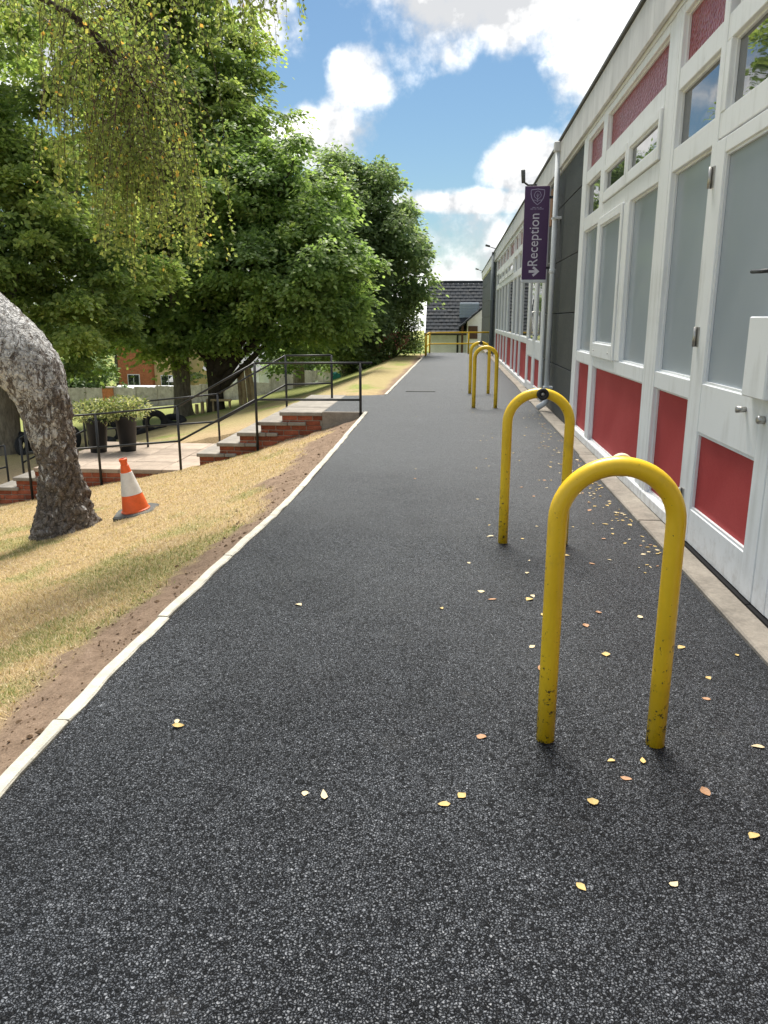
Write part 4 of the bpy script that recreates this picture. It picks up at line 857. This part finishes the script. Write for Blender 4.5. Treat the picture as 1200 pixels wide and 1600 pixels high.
def log(name, x, y, h, r, label, lean=(0, 0), grp=None):
    z = gz(x, y); t = tube(name, [(x, y, z - .2), (x + lean[0] * .5, y + lean[1] * .5, z + h * .5), (x + lean[0], y + lean[1], z + h)], [r, r * .97, r * .93], 'log_wood', None, 12); sharp(t); tag(t, label, 'post', grp)
for i, (dx, h, ln) in enumerate(((-.02, 1.02, -.05), (.13, 1.15, -.10), (.28, 1.22, -.10), (.42, 1.10, -.14))): log('wooden_post', -6.15 + dx, 22.2 - .05 * i, h, .062, 'tall leaning wooden post behind the forked tree', (ln, 0), 'tall wooden posts behind the forked tree')
for i in range(5): log('log_stump', -7.45 + .17 * i, 22.0, .30 + .04 * (i % 3), .055, 'short upright log in a row between two trunks', (0, 0), 'short log row between the trunks')
tag(box('log_bench_plank', -6.95, -6.35, 21.7, 21.85, gz(-6.7, 21.8) + .26, gz(-6.7, 21.8) + .32, 'log_wood', None, .01), 'weathered plank resting beside the log row', 'plank')
for o in list(COL.objects):
    if o.name.startswith('log_bench_plank'):
        for xx in (-6.9, -6.42): box('support', xx, xx + .05, 21.73, 21.82, gz(-6.7, 21.8) - .1, gz(-6.7, 21.8) + .258, 'log_wood', o)

# ------------------------------------------------------------------ fence and houses beyond
def fence(p0, p1, label, h=1.85, nb=9, grp='wooden fences round the field'):
    t = thing('board_fence', label, 'fence', (p0[0], p0[1], p0[2]), grp)
    for i in range(nb):
        a = np.array(p0) + (np.array(p1) - np.array(p0)) * i / nb; c = np.array(p0) + (np.array(p1) - np.array(p0)) * (i + 1) / nb; d = c - a; L = np.hypot(d[0], d[1]); m = int(L / .14); V, F = [], []
        ux, uy = d[0] / L, d[1] / L
        for k in range(m):
            f0 = (k + .04) / m; f1 = (k + .96) / m; zb = a[2] + d[2] * f0 - .15; zt = a[2] + d[2] * (i * 0 + .5) + h + random.uniform(-.02, .02); off = random.uniform(0, .012)
            q = len(V)
            for ff in (f0, f1):
                for dd in (off, off + .02):
                    for zz in (zb, zt): V.append((a[0] + d[0] * ff - uy * dd, a[1] + d[1] * ff + ux * dd, zz))
            F += [tuple(q + j for j in fc) for fc in ((0, 1, 3, 2), (4, 6, 7, 5), (0, 4, 5, 1), (2, 3, 7, 6), (1, 5, 7, 3))]
        o = pyd('board_panel', V, F, 'fence_wood', t); o['kind'] = 'stuff'
        box('post', a[0] - .06, a[0] + .06, a[1] - .07, a[1] + .05, a[2] - .2, a[2] + h + .04, 'fence_wood', t, .01)
fence((-29.5, 54.5, -5.45), (-25.2, 54.0, -5.4), 'pale grey fence panels left of the brick pier', nb=3)
fence((-24.3, 54.0, -5.4), (-12.0, 50.5, -4.6), 'long grey close-boarded fence between the brick pier and the trunks', nb=7)
fence((-12.0, 50.4, -4.35), (-5.2, 46.5, -3.1), 'grey board fence stepping up behind the steps', h=2.0, nb=4)
bp = thing('brick_pier', 'red brick pier between the fence panels', 'pier', (-24.75, 54.0, -5.4))
box('pier_body', -25.15, -24.35, 53.8, 54.2, -5.7, -3.55, 'house_brick', bp, .01); box('pier_cap', -25.2, -24.3, 53.75, 54.25, -3.55, -3.45, 'concrete', bp, .02)
bank = thing('green_screen', 'dark teal netting screen behind the grass bank', 'screen', (-6.2, 41, -2.2)); 
V, F = [], []
for i in range(13):
    for k in range(5): V.append((-6.4 + .15 * i, 41 + .05 * math.sin(i * 1.7), -2.6 + 1.12 * k / 4 + (.05 * math.sin(i * 1.1) if k == 4 else 0)))
for i in range(12):
    for k in range(4): F.append((i * 5 + k, i * 5 + 5 + k, i * 5 + 6 + k, i * 5 + 1 + k))
nm_ = pyd('netting', V, F, 'teal_net', bank, True); so_ = nm_.modifiers.new('thick', 'SOLIDIFY'); so_.thickness = .02
for x in (-6.4, -5.5, -4.6): tube('post', [(x, 41.06, -2.8), (x, 41.06, -1.4)], .03, 'black_metal', bank, 8)

def house(name, label, x0, x1, y0, y1, zb, ze, zr, wallm, roofm, wins, ridge='x'):
    t = thing(name, label, 'house', ((x0 + x1) / 2, y0, zb), 'houses beyond the field')
    box('wall', x0, x1, y0, y1, zb, ze, wallm, t); o = .35; ym, xm = (y0 + y1) / 2, (x0 + x1) / 2
    if ridge == 'x': V = [(x0 - o, y0 - o, ze - .1), (x1 + o, y0 - o, ze - .1), (x1 + o, y1 + o, ze - .1), (x0 - o, y1 + o, ze - .1), (x0 - o, ym, zr), (x1 + o, ym, zr)]; F = [(0, 1, 5, 4), (2, 3, 4, 5), (1, 2, 5), (3, 0, 4), (3, 2, 1, 0)]
    else: V = [(x0 - o, y0 - o, ze - .1), (x1 + o, y0 - o, ze - .1), (x1 + o, y1 + o, ze - .1), (x0 - o, y1 + o, ze - .1), (xm, y0 - o, zr), (xm, y1 + o, zr)]; F = [(0, 4, 5, 3), (1, 2, 5, 4), (0, 1, 4), (2, 3, 5), (3, 2, 1, 0)]
    pyd('roof', V, F, roofm, t)
    for (a, c, e, f_) in wins:
        w_ = box('window', a, c, y0 - .06, y0 + .02, e, f_, 'white_paint', t); k = .07; mid = (a + c) / 2
        for p, q in ((a + k, mid - .03), (mid + .03, c - k)): box('pane', p, q, y0 - .075, y0 - .055, e + k, f_ - k, 'window_glass', w_)
    return t
house('brick_house', 'orange brick house with cream gable beyond the fence', -29.2, -26.2, 66, 74, -6.8, .2, 2.6, 'house_brick', 'slate', [(-28.4, -27.3, -4.6, -3.4)])
house('cream_house', 'cream rendered house end beside the orange brick house', -26.15, -23.6, 66.5, 74, -6.8, .2, 2.6, 'render_cream', 'slate', [(-25.6, -24.2, -4.6, -3.5)])
house('garage', 'low white garage with pale roof behind the fence', -26.3, -22.3, 58, 62, -6.6, -4.3, -3.85, 'render_white', 'render_white', [])
house('grey_house', 'pale grey house with slate roof behind the straight trunk', -23.4, -19.5, 76, 84, -7, -2.6, -.4, 'render_white', 'slate', [(-22.5, -21.2, -4.6, -3.4)])
house('white_house', 'white house seen between the pale trunk and the forked tree', -20.6, -16.2, 64, 71, -6.5, -2.8, -.8, 'render_white', 'slate', [(-19.9, -18.8, -4.4, -3.4), (-18.0, -17.0, -4.4, -3.4)])
# chalet house with a dark tiled roof at the end of the path
ch = thing('chalet_house', 'white house with dark tiled roof beyond the yellow railing', 'house', (2, 46, -1.7))
HX0, HX1, YE, YR_, ZE, ZR = -1.62, 9.0, 44.0, 47.2, .50, 3.36
box('wall', HX0 + .25, HX1 - .2, YE + .35, YE + 6.2, -2.4, .62, 'render_white', ch)
gt = [(HX0 + .26, YE + .35, .6), (HX0 + .26, YE + 6.2, .6), (HX0 + .26, YR_, 3.2), (HX0 + .5, YE + .35, .6), (HX0 + .5, YE + 6.2, .6), (HX0 + .5, YR_, 3.2)]
pyd('gable_wall', gt, [(0, 2, 1), (3, 4, 5), (0, 3, 5, 2), (1, 2, 5, 4), (0, 1, 4, 3)], 'render_white', ch)
rf = thing('roof', None, None, (2, 46, 1.5), parent=ch)
NC = 15
pyd('roof_deck', [(HX0, YE, ZE - .09), (HX1, YE, ZE - .09), (HX1, YR_, ZR - .09), (HX0, YR_, ZR - .09), (HX0, 2 * YR_ - YE, ZE - .09), (HX1, 2 * YR_ - YE, ZE - .09)], [(0, 1, 2, 3), (3, 2, 5, 4)], 'roof_tile', rf)
for i in range(NC):
    f0, f1 = i / NC, (i + 1.12) / NC; V, F = [], []; x = HX0 - (.15 if i % 2 else 0)
    while x < HX1:
        a, c = max(x, HX0) + .006, min(x + .3, HX1) - .006; x += .3
        if c - a < .05: continue
        j = random.uniform(-.012, .012); q = len(V); l0, l1 = .055, .0
        ya, yb_ = YE - .05 + (YR_ - YE) * f0, YE - .05 + (YR_ - YE) * min(1.0, f1); za, zb_ = ZE + (ZR - ZE) * f0 + l0 + j, ZE + (ZR - ZE) * min(1.0, f1) + l1 + .01
        m = (a + c) / 2
        V += [(a, ya, za), (m, ya, za + .010), (c, ya, za), (a, yb_, zb_), (m, yb_, zb_ + .008), (c, yb_, zb_), (a, ya, za - .065), (c, ya, za - .065)]
        F += [(q, q + 1, q + 4, q + 3), (q + 1, q + 2, q + 5, q + 4), (q + 6, q + 7, q + 2, q + 1, q)]
    o = pyd('tile_course', V, F, 'roof_tile', rf); o['kind'] = 'stuff'
tube('ridge', [(HX0, YR_ - .05, ZR + .03), (HX1, YR_ - .05, ZR + .03)], .07, 'roof_tile', rf, 8); pyd('barge_board', [(HX0 - .03, YE - .1, ZE - .15), (HX0 - .03, YR_, ZR - .12), (HX0 - .03, YR_, ZR + .08), (HX0 - .03, YE - .1, ZE + .05), (HX0 + .03, YE - .1, ZE - .15), (HX0 + .03, YR_, ZR - .12), (HX0 + .03, YR_, ZR + .08), (HX0 + .03, YE - .1, ZE + .05)], [(0, 1, 2, 3), (7, 6, 5, 4), (3, 2, 6, 7), (0, 4, 5, 1)], 'white_paint', ch)
tube('gutter', [(HX0, YE - .14, ZE - .02), (HX1, YE - .14, ZE - .02)], .06, 'black_metal', ch, 8)
# projecting gable on the right and a small lead-roofed dormer
GYF = 42.6
gx0, gx1, gxm, gze, gzr = .70, 4.6, 2.65, 1.15, 2.9
pg = thing('front_gable', None, None, (gxm, GYF, 0), parent=ch)
pyd('gable_front', [(gx0, GYF, -2.4), (gx1, GYF, -2.4), (gx1, GYF, gze), (gxm, GYF, gzr - .15), (gx0, GYF, gze), (gx0, 45.5, -2.4), (gx1, 45.5, -2.4), (gx1, 45.5, gze), (gx0, 45.5, gze)], [(0, 1, 2, 3, 4), (0, 4, 8, 5), (1, 6, 7, 2)], 'render_white', pg)
for sg, xe in ((-1, gx0 - .45), (1, gx1 + .45)):
    for k in range(7):
        f0, f1 = k / 7, (k + 1.1) / 7; xa, xb = xe + (gxm - xe) * f0, xe + (gxm - xe) * min(1, f1); za, zb_ = gze - .30 + (gzr - gze + .30) * f0 + .05, gze - .30 + (gzr - gze + .30) * min(1, f1) + .01
        y0_, y1_ = GYF - .35, 46.0; pyd('tile_course', [(xa, y0_, za), (xb, y0_, zb_), (xb, y1_, zb_), (xa, y1_, za), (xa, y0_, za - .1), (xb, y0_, zb_ - .1), (xb, y1_, zb_ - .1), (xa, y1_, za - .1)], [(0, 1, 2, 3), (4, 7, 6, 5), (0, 4, 5, 1), (0, 3, 7, 4)], 'roof_tile', pg)
box('window', gx0 + .05, gx0 + .55, GYF - .05, GYF + .05, .25, .92, 'timber_dark', pg)
box('post', gx0 - .32, gx0 - .20, GYF - .1, GYF + .02, -2.2, .95, 'timber_dark', pg); tube('downpipe', [(gx0 - .5, YE - .1, .45), (gx0 - .5, YE + .28, .2), (gx0 - .5, YE + .28, -2.2)], .05, 'black_metal', ch, 8)
dm_ = thing('dormer', None, None, (.9, 45.2, 1.6), parent=ch); box('dormer_cheek', .30, 1.35, 44.9, 46.4, .9, 2.18, 'lead_blue', dm_, .02)
for k in range(5): box('dormer_board', .28, 1.37, 44.87, 44.9, 1.35 + .16 * k, 1.35 + .16 * k + .145, 'lead_blue', dm_, .01)
# yellow railing at the end of the path
yr = thing('yellow_railing', 'yellow tubular railing across the end of the path', 'railing', (0, 30.4, 0))
for x, y_ in ((-1.00, 28.6), (-.93, 30.4), (.56, 30.4), (2.0, 30.4)): tube('post', [(x, y_, -.1), (x, y_, .78)], .032, 'yellow_paint', yr, 12)
tube('post', [(-1.01, 28.2, -.1), (-1.01, 28.2, .70)], .032, 'yellow_paint', yr, 12)
for z in (.78, .36):
    tube('rail', [(-1.0, 28.2, z - .04), (-.95, 30.36, z), (-.90, 30.4, z), (2.0, 30.4, z + .02)], .026, 'yellow_paint', yr, 10)
# drain grating set in the tarmac
dg = thing('drain_channel', 'narrow slotted drain grating set across the tarmac', 'drain', (-.58, 14.3, 0))
box('frame', -.86, -.32, 14.22, 14.40, -.05, .007, 'black_metal', dg, .002)
for i in range(13): box('bar', -.85 + i * .041, -.85 + i * .041 + .022, 14.235, 14.385, .0065, .010, 'rubber_grey', dg)

# ------------------------------------------------------------------ fallen leaves on the tarmac
def fallen_mesh(seed, mat):
    r_ = random.Random(seed); V = []; prof = [(0, 0), (.25, .30), (.5, .34), (.78, .20), (1, 0)]; c1 = r_.uniform(.1, .8); c2 = r_.uniform(-.6, .7)
    for t, w_ in prof:
        for sgn in (-1, 0, 1): V.append(((t - .5), sgn * w_ * r_.uniform(.85, 1.2), .03 + c1 * abs(sgn) * w_ * .6 + c2 * (t - .5) ** 2 + r_.uniform(0, .05)))
    zm = min(v[2] for v in V); V = [(a, b_, c - zm + .02) for a, b_, c in V]; F = []
    for i in range(4):
        for k in range(2): q = i * 3 + k; F.append((q, q + 1, q + 4, q + 3))
    me = bpy.data.meshes.new('fallen_leaf'); me.from_pydata(V, [], F); me.materials.append(MATS[mat]); me.update(); return me
FM = [fallen_mesh(i, ['fallen_yellow', 'fallen_pale', 'fallen_yellow', 'fallen_pale', 'fallen_pale', 'fallen_yellow', 'fallen_brown'][i % 7]) for i in range(15)]
spots = []      # (x, y, size, variant)
placed = [(.50, 2.12), (.595, 2.13), (.525, 2.03), (.41, 1.905), (.80, 1.80), (.87, 1.815), (.99, 1.79), (.325, 1.57), (.545, 1.60), (.0, 1.86), (.05, 1.905), (.115, 2.23), (-.39, 1.88), (-.335, 1.875), (-.89, 2.24), (-.875, 2.21), (.97, 2.24), (.985, 2.05), (.965, 1.955), (.735, 1.985), (1.1, 2.30),
          (.41, 3.9), (.385, 3.5), (.405, 3.55), (.43, 3.31), (.60, 3.2), (.63, 2.9), (.86, 3.32), (.95, 3.0), (.97, 2.72), (.91, 2.55), (.78, 4.1), (.16, 3.6), (-.03, 3.35), (-.7, 3.35), (.25, 4.6), (.2, 5.6), (-.3, 6.3), (.66, 4.25), (.52, 3.75), (.36, 2.75)]
spots += [(x, y_, random.uniform(.026, .042), random.randrange(15)) for x, y_ in placed]
while len(spots) < 300:
    k = random.random()
    if k < .70: x, y_ = 1.21 - abs(random.gauss(0, .17)), random.triangular(3.4, 12, 6.2)
    elif k < .85: x, y_ = random.uniform(.2, 1.2), random.uniform(2.8, 13)
    else: x, y_ = random.uniform(-1.1, 1.2), random.uniform(4, 24)
    spots.append((x, y_, random.uniform(.018, .036), random.randrange(15)))
for i, (x, y_, sz, v) in enumerate(spots):
    o = bpy.data.objects.new('fallen_leaf', FM[v]); COL.objects.link(o); zz = 0.010 * (float(vnoise(x, y_, .9, 12)) - .5) + .005 * (float(vnoise(x, y_, 3.3, 13)) - .5)
    o.location = (x, y_, zz + .001); o.rotation_euler = (random.uniform(-.12, .12), random.uniform(-.12, .12), random.uniform(0, 6.28)); o.scale = (sz * random.uniform(.75, 1.3), sz * random.uniform(.7, 1.2), sz * random.uniform(.6, 1.0))
    colr = {'fallen_yellow': 'dry yellow', 'fallen_pale': 'pale cream', 'fallen_brown': 'reddish brown'}[FM[v].materials[0].name]
    place = 'near the foot of the red-panelled wall' if x > .95 else 'in front of the hoop with the cream buffer' if y_ < 2.2 and x > .2 else 'between the first two yellow hoops and the wall' if x > .25 and y_ < 4.6 else 'beyond the hoop with the black buffer' if x > .25 else 'on the open tarmac towards the pale edging'
    tag(o, colr + ' birch leaf lying ' + place, 'leaf', colr + ' fallen leaves ' + place)

# ------------------------------------------------------------------ dry grass blades and soil crumbs
n = 420000
y_ = 1.3 + (rng.random(n) ** 1.35) * 10.2; x_ = edge(y_) - .05 - (rng.random(n) ** .85) * (1.2 + .55 * y_); keep = (rng.random(n) > dirtmask(x_, y_) * 1.02) & ~((y_ > 10.88) & (x_ > -8.7))
x_, y_ = x_[keep], y_[keep]; n = len(x_); zg = ground(x_, y_) + .0
def rough_z(x, y): return (0.035 * (vnoise(x, y, 2.3, 8) - .5) + .03 * (vnoise(x, y, 7, 9) - .5)) * sst(0, .25, np.maximum(0, edge(y) - .05 - x))
zg = zg + rough_z(x_, y_) - .004; an = rng.random(n) * 6.283; tilt = rng.uniform(.15, 1.1, n); Lb = rng.uniform(.012, .036, n) * (1 + .3 * vnoise(x_, y_, 2, 21))
dirv = np.stack([np.cos(an) * np.cos(tilt), np.sin(an) * np.cos(tilt), np.sin(tilt)], -1); side = np.stack([-np.sin(an), np.cos(an), np.zeros(n)], -1); wd = rng.uniform(.0012, .0028, n)[:, None] * (1 + .10 * y_[:, None])
P = np.stack([x_, y_, zg], -1); V = np.stack([P - side * wd, P + side * wd, P + dirv * Lb[:, None]], 1).reshape(-1, 3)
g = greenmask(x_, y_); tint = np.where(rng.random(n) < g * .75 + .04, rng.uniform(.9, 1, n), np.clip(rng.normal(.5, .22, n), 0, .86))
gr = npmesh('dry_grass', V, np.arange(n * 3).reshape(-1, 3), 'blade', None, {'tint': np.repeat(tint, 3)}); tag(gr, 'short straw-coloured dry grass on the slope', 'grass', kind='stuff')
# crumbs of soil on the worn strip
V, F = [], []
ico = [Vector(v) for v in ((0, 0, 1), (.9, 0, .3), (.28, .85, .3), (-.73, .53, .3), (-.73, -.53, .3), (.28, -.85, .3), (0, 0, -.6))]; icf = [(0, 1, 2), (0, 2, 3), (0, 3, 4), (0, 4, 5), (0, 5, 1), (6, 2, 1), (6, 3, 2), (6, 4, 3), (6, 5, 4), (6, 1, 5)]
for i in range(1500):
    yv = 1.5 + 9 * random.random() ** 1.4; xv = float(edge(yv)) - .06 - random.random() ** 1.2 * .5; r_ = random.uniform(.003, .008) if random.random() < .94 else random.uniform(.010, .022)
    zv = gz(xv, yv) + float(rough_z(np.array(xv), np.array(yv))); q = len(V); V += [(xv + p.x * r_ * random.uniform(.7, 1.3), yv + p.y * r_ * random.uniform(.7, 1.3), zv + p.z * r_ * .8) for p in ico]; F += [tuple(q + j for j in fc) for fc in icf]
tag(pyd('soil_crumbs', V, F, 'asphalt_clod'), 'brown crumbs of soil scattered beside the edging', 'soil', kind='stuff')
scene.render.engine = 'CYCLES'
